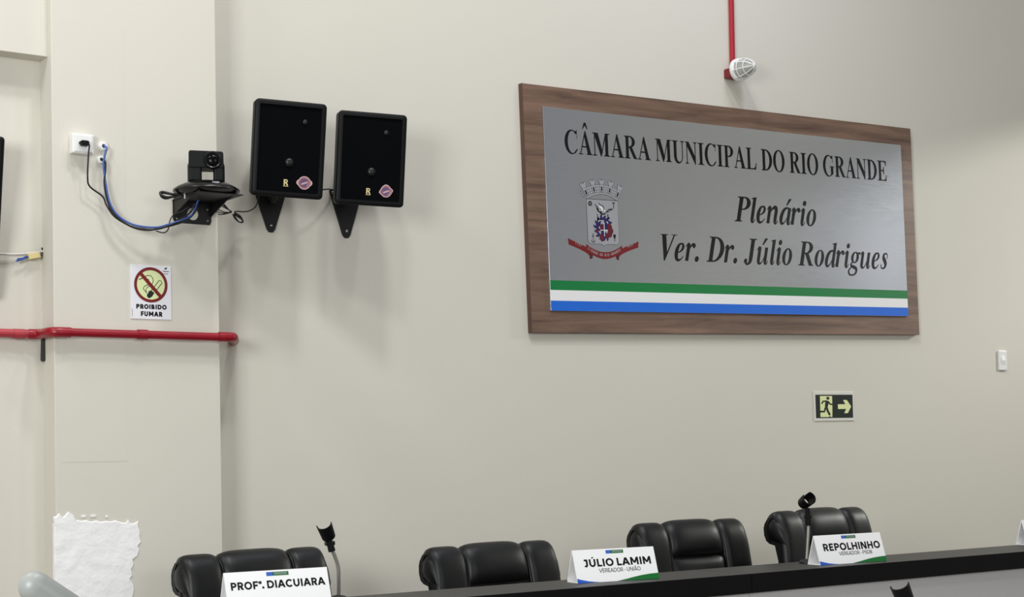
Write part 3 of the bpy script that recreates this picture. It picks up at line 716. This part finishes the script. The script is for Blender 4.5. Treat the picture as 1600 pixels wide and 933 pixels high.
# tied cable from the camera to the first speaker
cb = thing('tied_cable', 'thin black cable tied in loops right of the camera bracket, running to left speaker', 'cable', (2.68, 5.62, 2.465))
T3 = Matrix.Translation((-2.68, -5.62, -2.465))
b = B(T3)
b.tube([(2.80, 5.62, 2.545), (2.802, 5.63, 2.52), (2.797, 5.65, 2.493), (2.766, 5.66, 2.476), (2.719, 5.65, 2.472), (2.69, 5.63, 2.464)], .0024, 8, 6)
for dz, dx, s in ((0, 0, 1), (.004, .003, .9), (-.004, -.002, 1.08)):
    b.tube([(2.688, 5.63, 2.464), (2.645 + dx, 5.6, 2.453 + dz), (2.604 + dx, 5.575, 2.452 + dz * 2), (2.585, 5.56, 2.470), (2.600, 5.57, 2.484 + dz), (2.640, 5.6, 2.482 + dz * 1.5), (2.672, 5.62, 2.470), (2.690, 5.63, 2.464)], .0022, 8, 5)
    b.tube([(2.688, 5.63, 2.464), (2.712 + dx, 5.64, 2.458 + dz), (2.733, 5.64, 2.445 + dz), (2.738 + dx, 5.64, 2.430), (2.722, 5.64, 2.430), (2.703, 5.635, 2.446 + dz), (2.690, 5.63, 2.462)], .0022, 8, 5)
b.tube([(2.586, 5.55, 2.468), (2.572, 5.52, 2.474), (2.555, 5.48, 2.486)], .0024, 8, 4)
b.build('loops', 'black_c', cb, smooth=60)
b = B(T3); b.tube([(2.689, 5.622, 2.456), (2.689, 5.622, 2.472)], .0045, 8); b.build('cable_tie', 'white_c', cb)

# ================================================================== no-smoking sign
ns = thing('no_smoking_sign', 'white no-smoking sign with red crossed circle, above the red pipe', 'sign', (2.3275, YP, 2.1305), (0, 0, 0))
K = .1585 / 545
ns_map = lambda u, v, off: ((u - 297) * K, -off, (482 - v) * K)
b = B(); b.box(-.0795, .0795, -.003, 0, -.100, .1005); b.build('panel', 'sign_w', ns, bevel=.0006)
b = B(None, ns_map); b.disc(293, 387, 215, .0033, 48); b.build('pale_disc', 'lime', ns)
# hand-drawn cigarette, smoke and ash
b = B(None, ns_map); o = .0036
b.line([(330, 420), (405, 325), (430, 330), (446, 355), (365, 455)], 9, o)
b.line([(300, 455), (335, 410)], 9, o)
b.line([(200, 300), (240, 270), (290, 268), (320, 300), (325, 340), (305, 390)], 9, o)
b.line([(300, 390), (240, 390), (205, 410), (190, 440), (215, 470), (240, 500)], 9, o)
b.line([(280, 400), (240, 425), (222, 455), (240, 480)], 8, o)
b.line([(235, 320), (262, 315), (272, 340)], 7, o)
b.flat([(130, 322), (195, 295), (200, 305), (140, 330)], o)
b.disc(270, 525, 32, o); b.flat([(262, 470), (295, 455), (340, 490), (305, 540), (250, 520)], o)
b.build('cigarette_drawing', 'dgreen', ns)
b = B(None, ns_map); b.annulus(293, 387, 188, 225, .0040, 56); b.line([(150, 240), (437, 548)], 46, .0041); b.build('prohibition_ring', 'sred', ns)
b = B(None, lambda u, v, off: (u, -off, v)); sans(b, 'PROIBIDO', -.0590, .0600, -.0625, .0175, 30, .0034); b.build('upper_lettering', 'ink', ns)
b = B(None, lambda u, v, off: (u, -off, v)); sans(b, 'FUMAR', -.0415, .0430, -.0895, .0180, 30, .0034); b.build('lower_lettering', 'ink', ns)
b = B(None, ns_map); b.flat([(478, 172), (492, 158), (518, 155), (508, 175), (484, 182)], .0034); b.build('corner_mark', 'ink', ns)
b = B(None, ns_map); b.line([(455, 205), (540, 205)], 10, .0034); b.line([(462, 236), (528, 236)], 7, .0034); b.build('small_print', 'grey_v', ns); b = B(None, ns_map); b.line([(40, 700), (40, 800)], 5, .0034); b.build('small_print', 'grey_v', ns)

# ================================================================== exit sign
ex = thing('exit_sign', 'dark green running-man exit sign with right-pointing arrow, under the big wall sign', 'sign', (6.1105, YW, 1.7195), (0, -.006, 0))
b = B(); b.box(-.1475, .1475, -.004, 0, -.075, .075); b.build('panel', 'off_pl', ex, bevel=.0008)
EX = lambda u, v, off: ((u - 567) * .295 / 850, -off, (463 - v) * .15 / 618)
b = B(None, EX); b.flat([(172, 217), (962, 217), (962, 712), (172, 712)], .0043); b.build('green_field', 'dgreen', ex)
b = B(None, EX); b.flat([(265, 245), (522, 245), (522, 690), (265, 690)], .0046); b.build('doorway', 'glow', ex)
b = B(None, EX)
b.flat([(640, 422), (800, 422), (755, 330), (835, 330), (925, 468), (850, 612), (770, 612), (815, 522), (640, 522)], .0046); b.build('arrow', 'glow', ex)
b = B(None, EX); o = .0049
b.disc(430, 293, 33, o, 24)
b.line([(300, 410), (325, 358), (400, 352), (440, 368), (478, 420), (530, 420)], 32, o)
b.flat([(380, 345), (455, 360), (425, 470), (410, 510), (365, 500), (365, 430)], o)
b.line([(390, 480), (365, 520), (350, 574), (255, 574)], 40, o)
b.line([(395, 470), (420, 560), (465, 650)], 44, o)
b.line([(520, 690), (528, 430)], 10, o)
b.flat([(440, 690), (480, 660), (470, 700), (440, 700)], o)
b.build('running_figure', 'dgreen', ex)

# ================================================================== switch plate
sw = thing('switch_plate', 'narrow white switch plate on the wall at the far right', 'switch', (7.484, YW, 1.981))
b = B(); b.box(-.036, .036, -.010, 0, -.056, .056); b.build('plate', 'white_pl', sw, bevel=.004, segs=3)
b = B(); b.prism([(-.010, -.028), (-.0145, 0.0), (-.010, .028), (-.008, .028), (-.008, -.028)], -.014, .014, 'x'); b.build('rocker', 'white_pl', sw)

# ================================================================== red fire conduit with caged lamp
b = B(); b.tube([(5.441, YW - .016, 3.40), (5.46, YW - .016, 6.9)], .0132, 14)
tag(b.build('red_conduit', 'red_con', smooth=60), 'vertical red conduit dropping from above to the caged lamp', 'conduit')
lp = thing('cage_lamp', 'white wire-caged bulkhead lamp on a red box, above the big wall sign', 'lamp', (5.44, YW, 3.372))
b = B(); b.box(-.046, .030, -.05, 0, -.038, .010); b.build('junction_box', 'dk_red', lp, bevel=.006)
TL = Matrix.Translation((0, -.05, 0)) @ Matrix.Rotation(PI / 2, 4, 'X')
b = B(); b.lathe([(.050, 0), (.056, .003), (.056, .018), (.050, .022), (.044, .022)], 32, TL); b.build('rim', 'white_pl', lp, smooth=40)
b = B(); b.lathe([(.044 * math.cos(a), .02 + .088 * math.sin(a)) for a in [i * 1.5 / 9 for i in range(10)]], 28, TL); b.build('glass_dome', 'bulb', lp, smooth=70)
b = B()
for k in range(4):
    a0 = k * PI / 4 + .2
    b.tube([TL @ Vector((.052 * math.cos(t) * math.cos(a0), .052 * math.cos(t) * math.sin(a0), .02 + .098 * math.sin(t))) for t in [PI * i / 20 for i in range(21)]], .0024, 6)
for rr_, hh in ((.0505, .045), (.0405, .080)):
    b.tube([TL @ Vector((rr_ * math.cos(2 * PI * i / 28), rr_ * math.sin(2 * PI * i / 28), hh)) for i in range(29)], .0024, 6)
b.build('wire_cage', 'white_pl', lp, smooth=60)

# ================================================================== red pipe around the pillar
pp = thing('red_pipe', 'horizontal red pipe running round the pillar at mid height', 'pipe', (2.28, YP, 1.971))
Tp = Matrix.Translation((-2.28, -YP, -1.971))
yp, zp = YP - .028, 1.9705
b = B(Tp)
b.tube([(1.955, yp, zp), (2.60, yp, zp - .001)], .0155, 16)
b.build('front_run', 'red_pipe', pp, smooth=60)
b = B(Tp); b.tube([(2.585, yp, zp), (2.625, yp, zp), (2.650, yp + .012, zp), (2.665, yp + .04, zp), (2.70, 5.655, zp), (2.72, 5.69, zp), (2.735, YW + .01, zp)], .0185, 16, 4); b.build('end_elbow', 'red_pipe', pp, smooth=60)
b = B(Tp); b.tube([(2.262, yp, zp), (2.300, yp, zp)], .0185, 16); b.build('coupling', 'red_pipe', pp, smooth=60)
b = B(Tp); b.tube([(2.01, yp, zp), (1.972, yp, zp), (1.952, yp + .008, zp), (1.940, yp + .03, zp), (1.938, 5.63, zp), (1.930, 5.655, zp), (1.90, 5.665, zp)], .0185, 16, 4); b.build('corner_elbow', 'red_pipe', pp, smooth=60)
b = B(Tp); b.tube([(1.93, 5.665, zp + .001), (.6, 5.665, zp + .004)], .0155, 16); b.build('recess_run', 'red_worn', pp, smooth=60, label='faded pinkish pipe run')
b = B(Tp); b.tube([(1.885, 5.665, zp), (1.845, 5.665, zp)], .0178, 16); b.build('coupling', 'red_worn', pp, smooth=60)

# added black strip for the dark inside of a wall slot under the pipe
b = B(); b.prism([(1.951, 1.878), (1.953, 1.955), (1.956, 1.958), (1.9600, 1.956), (1.9600, 1.876), (1.957, 1.872)], 5.672, 5.692)
b.prism([(1.9535, 1.958), (1.9595, 1.958), (1.9595, 1.874), (1.952, 1.876)], 5.662, 5.674)
tag(b.build('slot_dark_strip', 'black_c', bevel=.002), 'short black strip standing for a dark wall slot just below red pipe', 'strip')

# wires left of the pillar
wr = thing('loose_wire', 'white cable along the recessed wall at left, entering the pillar corner', 'cable', (1.95, 5.69, 2.27))
Tw = Matrix.Translation((-1.95, -5.69, -2.27))
b = B(Tw); b.tube([(1.30, 5.66, 2.275), (1.60, 5.665, 2.259), (1.80, 5.67, 2.256), (1.88, 5.672, 2.260), (1.935, 5.678, 2.270), (1.962, 5.682, 2.276)], .0045, 8, 6); b.build('sheath', 'white_c', wr, smooth=60)
b = B(Tw); b.tube([(1.957, 5.68, 2.288), (1.960, 5.682, 2.275), (1.957, 5.68, 2.262), (1.945, 5.672, 2.258)], .003, 8, 4); b.build('stub', 'black_c', wr, smooth=60)
wc = thing('wire_connector', 'cream wire connector with blue wire ends dangling at left of the pillar', 'connector', (1.925, 5.67, 2.254))
b = B(Matrix.Rotation(R(-14), 4, 'Y')); b.box(-.024, .020, -.011, .009, -.009, .011); b.build('block', 'cream', wc, bevel=.002)
b = B()
for k, (dx, dz) in enumerate(((0, 0), (.004, .006), (-.003, -.004), (.001, .003))):
    b.tube([(-.018, -.004 + .003 * k, -.004), (-.036 + dx, -.006, -.009 + dz), (-.052 + dx * 2, -.008 + .002 * k, -.016 + dz), (-.066 + dx, -.006, -.019 + dz)], .0022, 6, 4)
b.build('blue_wires', 'blue_c', wc, smooth=60)
b = B(); b.tube([(.018, -.002, .004), (.028, .002, .007), (.035, .008, .010)], .0025, 6, 3); b.build('grey_wire', 'grey_v', wc, smooth=60)

# television edge
tv = thing('television', 'black flat television on the recessed wall, only its right edge in view', 'television', (1.300, 5.64, 2.38), (R(11), 0, 0))
b = B(); b.box(-.48, .48, -.06, -.015, -.28, .285); b.build('case', 'black_pl', tv, bevel=.012, segs=3)
b = B(); b.box(-.465, .465, -.0615, -.058, -.262, .27); b.build('screen', 'black_gl', tv)
b = B(); b.box(-.10, .10, -.016, .06, -.06, .06); b.build('wall_mount', 'black_mt', tv)

# fresh plaster patch on the pillar
edge = [(1.950, 1.313), (1.962, 1.316), (1.971, 1.326), (1.978, 1.318), (1.985, 1.311), (1.994, 1.318), (2.004, 1.330), (2.012, 1.324), (2.023, 1.316), (2.032, 1.300), (2.050, 1.295), (2.070, 1.297), (2.090, 1.290), (2.108, 1.294), (2.126, 1.288), (2.144, 1.291), (2.162, 1.288), (2.18, 1.292), (2.200, 1.284), (2.221, 1.281),
        (2.229, 1.294), (2.236, 1.280), (2.243, 1.276), (2.256, 1.280), (2.268, 1.286), (2.266, 1.268), (2.274, 1.249), (2.272, 1.230), (2.277, 1.211), (2.264, 1.196), (2.270, 1.180), (2.262, 1.160), (2.244, 1.148), (2.248, 1.128), (2.238, 1.110), (2.243, 1.09), (2.232, 1.076), (2.244, 1.06), (2.249, 1.04), (2.240, 1.0), (2.246, .95), (2.235, .90),
        (2.244, .85), (2.1, .845), (1.958, .85), (1.954, .95), (1.957, 1.0), (1.953, 1.05), (1.957, 1.104), (1.953, 1.15), (1.955, 1.195), (1.952, 1.24), (1.955, 1.28)]
b = B()
cx, cz = 2.10, 1.08
rings = [1.0, .985]
vs = []; n = len(edge); rr2 = random.Random(3)
for k, q in enumerate(rings):
    for x, z in edge:
        vs.append((cx + (x - cx) * q, YP - (0 if k == 0 else .004), cz + (z - cz) * q))
vs.append((cx, YP - .004, cz))
fs = [(k * n + i, k * n + (i + 1) % n, (k + 1) * n + (i + 1) % n, (k + 1) * n + i) for k in range(len(rings) - 1) for i in range(n)]
fs += [((len(rings) - 1) * n + i, (len(rings) - 1) * n + (i + 1) % n, len(vs) - 1) for i in range(n)]
b.add(vs, fs)
for x, z, wd in ((2.062, 1.312, .018), (2.098, 1.312, .022), (2.148, 1.308, .010)):
    b.prism([(x - wd / 2, z - .003), (x, z - .005), (x + wd / 2, z - .002), (x + wd / 2 - .003, z + .003), (x - wd / 3, z + .004)], YP - .003, YP)
b.prism([(1.9585, 1.29), (1.9615, 1.29), (1.9615, .9), (1.9575, .9)], YP - .002, YP + .03)
tag(b.build('plaster_patch', 'plaster'), 'rough patch of fresh white plaster low on the pillar', 'patch')

# ================================================================== counter desk
ZD, Y0, Y1 = 1.06, 4.163, 4.461
def counter(label, x0, x1):
    t = thing('counter_desk', label, 'desk', ((x0 + x1) / 2, (Y0 + Y1) / 2, 0), (0, 0, 0), 'black topped counter sections')
    hw = (x1 - x0) / 2 - .0012; d0 = Y0 - (Y0 + Y1) / 2; d1 = -d0
    b = B(); b.box(-hw, hw, d0 + .0015, d1, .991, ZD); b.build('counter_top', 'desk_top', t, bevel=.0012)
    b = B(); b.box(-hw, hw, d0, d0 + .0015, .991, ZD - .0012); b.build('edge_strip', 'desk_front_shade', t)  # strip added to darken the front, its shade is in the colour
    b = B(); b.box(-hw, hw, d0 + .012, d0 + .034, 0, .991); b.build('front_panel', 'desk_grey', t)
    for s in (-1, 1):
        b = B(); b.box(s * hw - (.025 if s > 0 else 0), s * hw + (.025 if s < 0 else 0), d0 + .034, d1 - .01, 0, .991); b.build('side_panel', 'desk_grey', t)
    return t
counter('near section of black-topped grey counter desk, left of the edge joint', 1.0, 3.996)
counter('far section of black-topped grey counter desk, right of the edge joint', 3.996, 7.0)

# ================================================================== name plates
def nameplate(label, x, y, yaw, name, nb, role, rb, w_=.328):
    t = thing('name_plate', label, 'name plate', (x, y, ZD), (0, 0, yaw), 'name plates on the counter')
    H, L = .110, .036; hw = w_ / 2; th = .003
    b = B()
    b.prism([(0, 0), (L, H), (L + .003, H), (.074, .0), (.071, 0), (L + .001, H - .008), (.0045, .003), (.071, .003), (.071, 0)], -hw, hw, 'x')
    b.build('folded_card', 'card', t)
    n = Vector((0, -H, L)).normalized()
    fm = lambda u, v, off: (u * w_ - hw, v * L + n.y * off, v * H + n.z * off)
    mk = lambda: B(None, fm)
    b = mk(); b.flat([(0, 0), (.27, 0), (.2, .018), (.13, .045), (.06, .09), (0, .135)], .0006); b.build('blue_corner', 'card_b', t)
    b = mk(); b.flat([(.48, 0), (1, 0), (1, .175), (.9, .165), (.8, .14), (.7, .10), (.6, .05)], .0006); b.build('green_corner', 'card_g', t)
    if name:
        b = mk(); b.flat([(.40, .855), (.46, .855), (.46, .955), (.40, .955)], .0006); b.build('logo_blue', 'card_b', t)
        b = mk(); b.flat([(.46, .855), (.615, .855), (.615, .955), (.46, .955)], .0006); b.build('logo_green', 'card_g', t)
        b = mk(); b.line([(.475, .925), (.60, .925)], .016, .0009); b.line([(.475, .895), (.60, .895)], .016, .0009); b.annulus(.43, .895, .012, .018, .0009, 16, 0, PI); b.build('logo_print', 'silver_v', t)
        ws = [mk() for _ in name.split(' ')]; sans(ws, name, nb[0], nb[1], nb[2], nb[3], 24, .0006)
        for b in ws: b.build('name_lettering', 'ink', t)
        if role:
            b = mk(); sans(b, role, rb[0], rb[1], rb[2], rb[3], 14, .0006); b.build('role_lettering', 'ink', t)
    return t
nameplate('white name plate in front of the leftmost chair, cut by the picture bottom', 2.19, 4.285, R(-3), 'PROFª. DIACUIARA', (.05, .962, .53, .205), None, None, .335)
nameplate('white name plate between the second and third chairs, beside the counter edge joint', 3.482, 4.28, R(-8), 'JÚLIO LAMIM', (.115, .935, .47, .235), 'VEREADOR - UNIÃO', (.28, .79, .285, .12))
nameplate('white name plate in front of the rightmost chair, right of a grey microphone rod', 4.618, 4.246, R(-5), 'REPOLHINHO', (.10, .955, .46, .25), 'VEREADOR - PSDB', (.31, .81, .29, .12), .338)
nameplate('white name plate at the right picture edge on the far counter end', 6.06, 4.385, R(-6), None, None, None, None)

# ================================================================== microphone holders
def clip_mesh(b, base, axis, open_dir, r_, ln, th=.0028, c0=30, c1=62):
    """split tube that grips a microphone: axis along it, slit towards open_dir"""
    ax = Vector(axis).normalized(); od = Vector(open_dir); od = (od - ax * od.dot(ax)).normalized(); sd = ax.cross(od)
    n = 24; vs = []
    rows = 6
    for j in range(rows):
        t = j / (rows - 1); q = r_ * (.86 + .14 * t)
        cut = R(c0 + (c1 - c0) * t)
        for k in range(n + 1):
            a = cut + (2 * PI - 2 * cut) * k / n
            d = od * math.cos(a) + sd * math.sin(a)
            p = Vector(base) + ax * (ln * t)
            vs.append(p + d * q); vs.append(p + d * (q + th))
    w_ = 2 * (n + 1); fs = []
    for j in range(rows - 1):
        for k in range(n):
            i0 = j * w_ + 2 * k
            fs += [(i0, i0 + 2, i0 + w_ + 2, i0 + w_), (i0 + 1, i0 + w_ + 1, i0 + w_ + 3, i0 + 3)]
        a = j * w_; fs.append((a, a + w_, a + w_ + 1, a + 1)); a = j * w_ + 2 * n; fs.append((a, a + 1, a + w_ + 1, a + w_))
    for k in range(n):
        i0 = 2 * k; fs.append((i0, i0 + 1, i0 + 3, i0 + 2)); i0 = (rows - 1) * w_ + 2 * k; fs.append((i0, i0 + 2, i0 + 3, i0 + 1))
    b.add(vs, fs)

def mic_holder(label, foot_p, rod, joint, clip, base_r=.0, mrod='steel', rod_r=.006):
    t = thing('microphone_holder', label, 'microphone stand', foot_p)
    T = Matrix.Translation(-Vector(foot_p))
    b = B(T); b.tube(rod, rod_r, 12, 6); b.build('rod', mrod, t, smooth=60)
    if base_r:
        b = B(); b.lathe([(base_r, 0), (base_r, .006), (base_r * .8, .012), (base_r * .25, .016)], 28); b.build('base', 'black_mt', t, smooth=40)
    b = B(T); b.tube(joint, .0115, 12, 0, .0095); k = b.build('swivel_joint', 'black_pl', t, smooth=50, bevel=.0)
    b = B(T)
    m_ = (Vector(joint[-1]) + Vector(joint[0])) / 2; b.tube([m_ + Vector((-.015, 0, 0)), m_ + Vector((.015, 0, 0))], .0075, 12); b.build('hinge_bolt', 'black_gl', t, smooth=50)
    b = B(T); clip_mesh(b, *clip); b.build('clip', 'black_pl', t, smooth=40)
    return t
mic_holder('bent grey microphone rod with open black clip beside the leftmost name plate', (2.436, 4.38, ZD), [(2.436, 4.38, ZD), (2.438, 4.38, 1.12), (2.436, 4.38, 1.165), (2.424, 4.38, 1.20), (2.412, 4.38, 1.225)],
           [(2.416, 4.38, 1.213), (2.400, 4.378, 1.262)], ((2.404, 4.378, 1.258), (-.52, -.42, .74), (.35, .72, .55), .0215, .056, .003, 45, 88), .028)
mic_holder('straight grey microphone rod with black clip in front of the rightmost chair', (4.502, 4.385, ZD), [(4.502, 4.385, ZD), (4.512, 4.385, 1.14), (4.519, 4.385, 1.21)],
           [(4.519, 4.385, 1.205), (4.512, 4.382, 1.272)], ((4.522, 4.412, 1.290), (-.27, -.78, .34), (-.35, .1, 1), .0230, .056, .004, 16, 34), .028)
mic_holder('black microphone clip poking up at the bottom edge in front of the grey panel', (3.99, 3.4, 0), [(3.99, 3.4, 0), (3.99, 3.4, .6), (3.97, 3.4, .93)],
           [(3.972, 3.4, .92), (3.945, 3.4, .99)], ((3.943, 3.4, .985), (-.49, -.08, .8), (.7, .62, .45), .0265, .10, .004, 40, 85), .11, 'black_mt', .009)

# ================================================================== leather chairs
PROF = [(0, -.62), (.008, -.52), (.018, -.40), (.030, -.28), (.040, -.20), (.048, -.14), (.058, -.085), (.072, -.042), (.092, -.014), (.115, -.002), (.138, -.008), (.156, -.032), (.162, -.062), (.158, -.092), (.146, -.116), (.128, -.128)]
BY, ZT = .20, 1.18
WCH = .62
def hwid(z): return WCH / 2 * (1 + max(0, min(.14, -z - .06)) * .22)
def pad(b, k0, k1, u0, u1, bulge, nu=12, sink=.012, edge=.30, taper=True):
    """cushion lying on the profile between points k0..k1 and across u0..u1"""
    P = catmull([Vector((p[0], p[1], 0)) for p in PROF[k0:k1 + 1]], 3); N = len(P); vs = []
    for i, p in enumerate(P):
        t2 = (P[min(i + 1, N - 1)] - P[max(i - 1, 0)]).normalized(); nx, nz = -t2.y, t2.x
        ti = i / (N - 1); e = min(1, (min(ti, 1 - ti) * N / 4.0)) ; ek = math.sqrt(max(0, 1 - (1 - e) ** 2)) if taper else 1
        for j in range(nu + 1):
            s = j / nu; q = 1 - abs(2 * s - 1) ** 4.5; q = math.sqrt(max(0, q))
            h = -sink + (bulge + sink) * q * ek
            u = u0 + (u1 - u0) * s
            vs.append((u * hwid(p.y), BY + p.x + nx * h, ZT + p.y + nz * h))
    w_ = nu + 1
    fs = [(i * w_ + j, (i + 1) * w_ + j, (i + 1) * w_ + j + 1, i * w_ + j + 1) for i in range(N - 1) for j in range(nu)]
    # inner skin closes the cushion
    n0 = len(vs)
    for i, p in enumerate(P):
        t2 = (P[min(i + 1, N - 1)] - P[max(i - 1, 0)]).normalized(); nx, nz = -t2.y, t2.x
        for u in (u0, u1):
            vs.append((u * hwid(p.y), BY + p.x - nx * (sink + .004), ZT + p.y - nz * (sink + .004)))
    for i in range(N - 1):
        a = n0 + 2 * i
        fs += [(a, a + 1, a + 3, a + 2), (i * w_, a, a + 2, (i + 1) * w_), (i * w_ + nu, (i + 1) * w_ + nu, a + 3, a + 1)]
    b.add(vs, fs)

def make_chair():
    t = thing('office_chair', 'x', 'chair')
    # back: shell, bolsters, headrest, lumbar cushion
    b = B(); core = [(BY + p[0] + .010, ZT + p[1] - (.010 if p[1] > -.05 else 0)) for p in PROF] + [(BY + .108, ZT - .135), (BY + .088, ZT - .2), (BY + .074, ZT - .35), (BY + .062, ZT - .62)]
    n = len(core); vs = []
    for s in (-1, 1):
        for y, z in core: vs.append((s * (hwid(z - ZT) - .004), y, z))
    b.add(vs, [list(range(n)), list(range(n, 2 * n))[::-1]] + [(i, (i + 1) % n, n + (i + 1) % n, n + i) for i in range(n)])
    back = b.build('backrest', 'leather', t, smooth=50)
    for u0, u1 in ((-1.0, -.50), (.50, 1.0)):
        b = B(); pad(b, 0, len(PROF) - 1, u0, u1, .013); b.build('side_bolster', 'leather', back, smooth=60)
    b = B(); pad(b, 5, len(PROF) - 1, -.50, .50, .019, 16); b.build('headrest', 'leather', back, smooth=60)
    b = B(); pad(b, 0, 5, -.50, .50, .010, 16); b.build('lumbar_cushion', 'leather', back, smooth=60)
    for u in (-.5, .5):
        b = B(); pts = []
        for p in PROF[1:-1]: pts.append((u * hwid(p[1]), BY + p[0] + .003, ZT + p[1] - .002))
        b.tube(pts, .004, 6, 2); b.build('seam', 'leather2', back, smooth=60)
    for s in (-1, 1):                              # rolled leather at the side of the top
        b = B(); ring = [(BY + .045, ZT - .135), (BY + .062, ZT - .075), (BY + .085, ZT - .035), (BY + .115, ZT - .018), (BY + .143, ZT - .04), (BY + .148, ZT - .075), (BY + .138, ZT - .105), (BY + .11, ZT - .122)]
        cx_, cz_ = BY + .10, ZT - .078; m_ = len(ring); vs = []
        for q, xo in ((1, -.006), (.8, .004), (.45, .009)):
            for y, z in ring: vs.append((s * (hwid(-.08) + xo), cx_ + (y - cx_) * q, cz_ + (z - cz_) * q))
        vs.append((s * (hwid(-.08) + .010), cx_, cz_))
        b.add(vs, [(k * m_ + i, k * m_ + (i + 1) % m_, (k + 1) * m_ + (i + 1) % m_, (k + 1) * m_ + i) for k in (0, 1) for i in range(m_)] + [(2 * m_ + i, 2 * m_ + (i + 1) % m_, 3 * m_) for i in range(m_)])
        b.build('side_roll', 'leather', back, smooth=60)
    # seat
    b = B(); out = []
    for (x, y) in ((-.22, .22), (-.232, 0), (-.22, -.18), (-.17, -.225), (0, -.235), (.17, -.225), (.22, -.18), (.232, 0), (.22, .22), (0, .24)): out.append((x, y))
    n = len(out); lv = [(.46, .93), (.48, 1), (.53, 1), (.555, .9), (.562, .5)]
    vs = [(x * k, y * k, z) for z, k in lv for x, y in out]
    b.add(vs, [(i * n + j, i * n + (j + 1) % n, (i + 1) * n + (j + 1) % n, (i + 1) * n + j) for i in range(4) for j in range(n)] + [list(range(n))[::-1], list(range(4 * n, 5 * n))])
    b.build('seat', 'leather', t, smooth=60)
    for s in (-1, 1):
        b = B(); b.tube([(s * .215, -.08, .47), (s * .233, -.10, .55), (s * .234, -.09, .69), (s * .234, 0, .71), (s * .234, .16, .70), (s * .230, .205, .66)], .019, 10, 4); b.build('armrest', 'black_pl', t, smooth=60)
    b = B(); b.tube([(0, 0, .09), (0, 0, .47)], .028, 16); b.build('gas_column', 'chrome', t, smooth=60)
    for k in range(5):
        a = 2 * PI * k / 5 + .3
        b = B(); b.tube([(0, 0, .115), (.13 * math.cos(a), .13 * math.sin(a), .105), (.235 * math.cos(a), .235 * math.sin(a), .075)], .024, 8, 3, .015); lg = b.build('base_leg', 'black_pl', t, smooth=60)
        b = B(); cxx, cyy = .235 * math.cos(a), .235 * math.sin(a)
        b.tube([(cxx - .02 * math.sin(a), cyy + .02 * math.cos(a), .03), (cxx + .02 * math.sin(a), cyy - .02 * math.cos(a), .03)], .03, 14); b.build('caster', 'black_pl', lg, smooth=60)
    return t

def copy_tree(o, parent=None):
    c = o.copy(); C.objects.link(c)
    if parent: c.parent = parent
    for ch in list(o.children): copy_tree(ch, c)
    return c

proto = make_chair()
spots = [(2.614, 5.196, 9, 1.160, 'leftmost of four black leather chairs, behind the name plate cut by the picture bottom'),
         (3.548, 5.030, 5, 1.146, 'second black leather chair from the left, standing alone between two name plates'),
         (4.620, 5.080, 2, 1.191, 'third black leather chair from the left, right of the near counter section'),
         (5.194, 4.855, 6, 1.225, 'rightmost of four black leather chairs, behind a straight grey microphone rod')]
chairs = [proto] + [copy_tree(proto) for _ in spots[1:]]
for o, (x, y, yd, zt, lab) in zip(chairs, spots):
    ya = R(yd)
    o.location = (x + BY * math.sin(ya), y - BY * math.cos(ya), 0); o.rotation_euler = (0, 0, ya)
    o['label'] = lab; o['group'] = 'black leather chairs behind the counter'
    for ch in o.children:                          # seat height is set chair by chair on the gas column
        if ch.name.split('.')[0] in ('backrest', 'seat', 'armrest'): ch.location.z = zt - ZT

# ================================================================== handrail at lower left
hr = thing('handrail', 'light grey tubular handrail end in the lower left corner', 'handrail', (.99, 2.6, 0))
b = B(Matrix.Translation((-.99, -2.6, 0))); b.tube([(.878, 2.6, 1.299), (.93, 2.6, 1.262), (1.30, 2.6, .995)], .0265, 20, 0, None, True); b.build('rail', 'rail', hr, smooth=60)
b = B(Matrix.Translation((-.99, -2.6, 0))); b.tube([(.99, 2.6, 0), (.99, 2.6, 1.205)], .018, 14); b.build('post', 'black_mt', hr, smooth=60)
b = B(Matrix.Translation((-.99, -2.6, 0))); b.tube([(1.27, 2.6, 0), (1.27, 2.6, 1.0)], .018, 14); b.build('post', 'black_mt', hr, smooth=60)
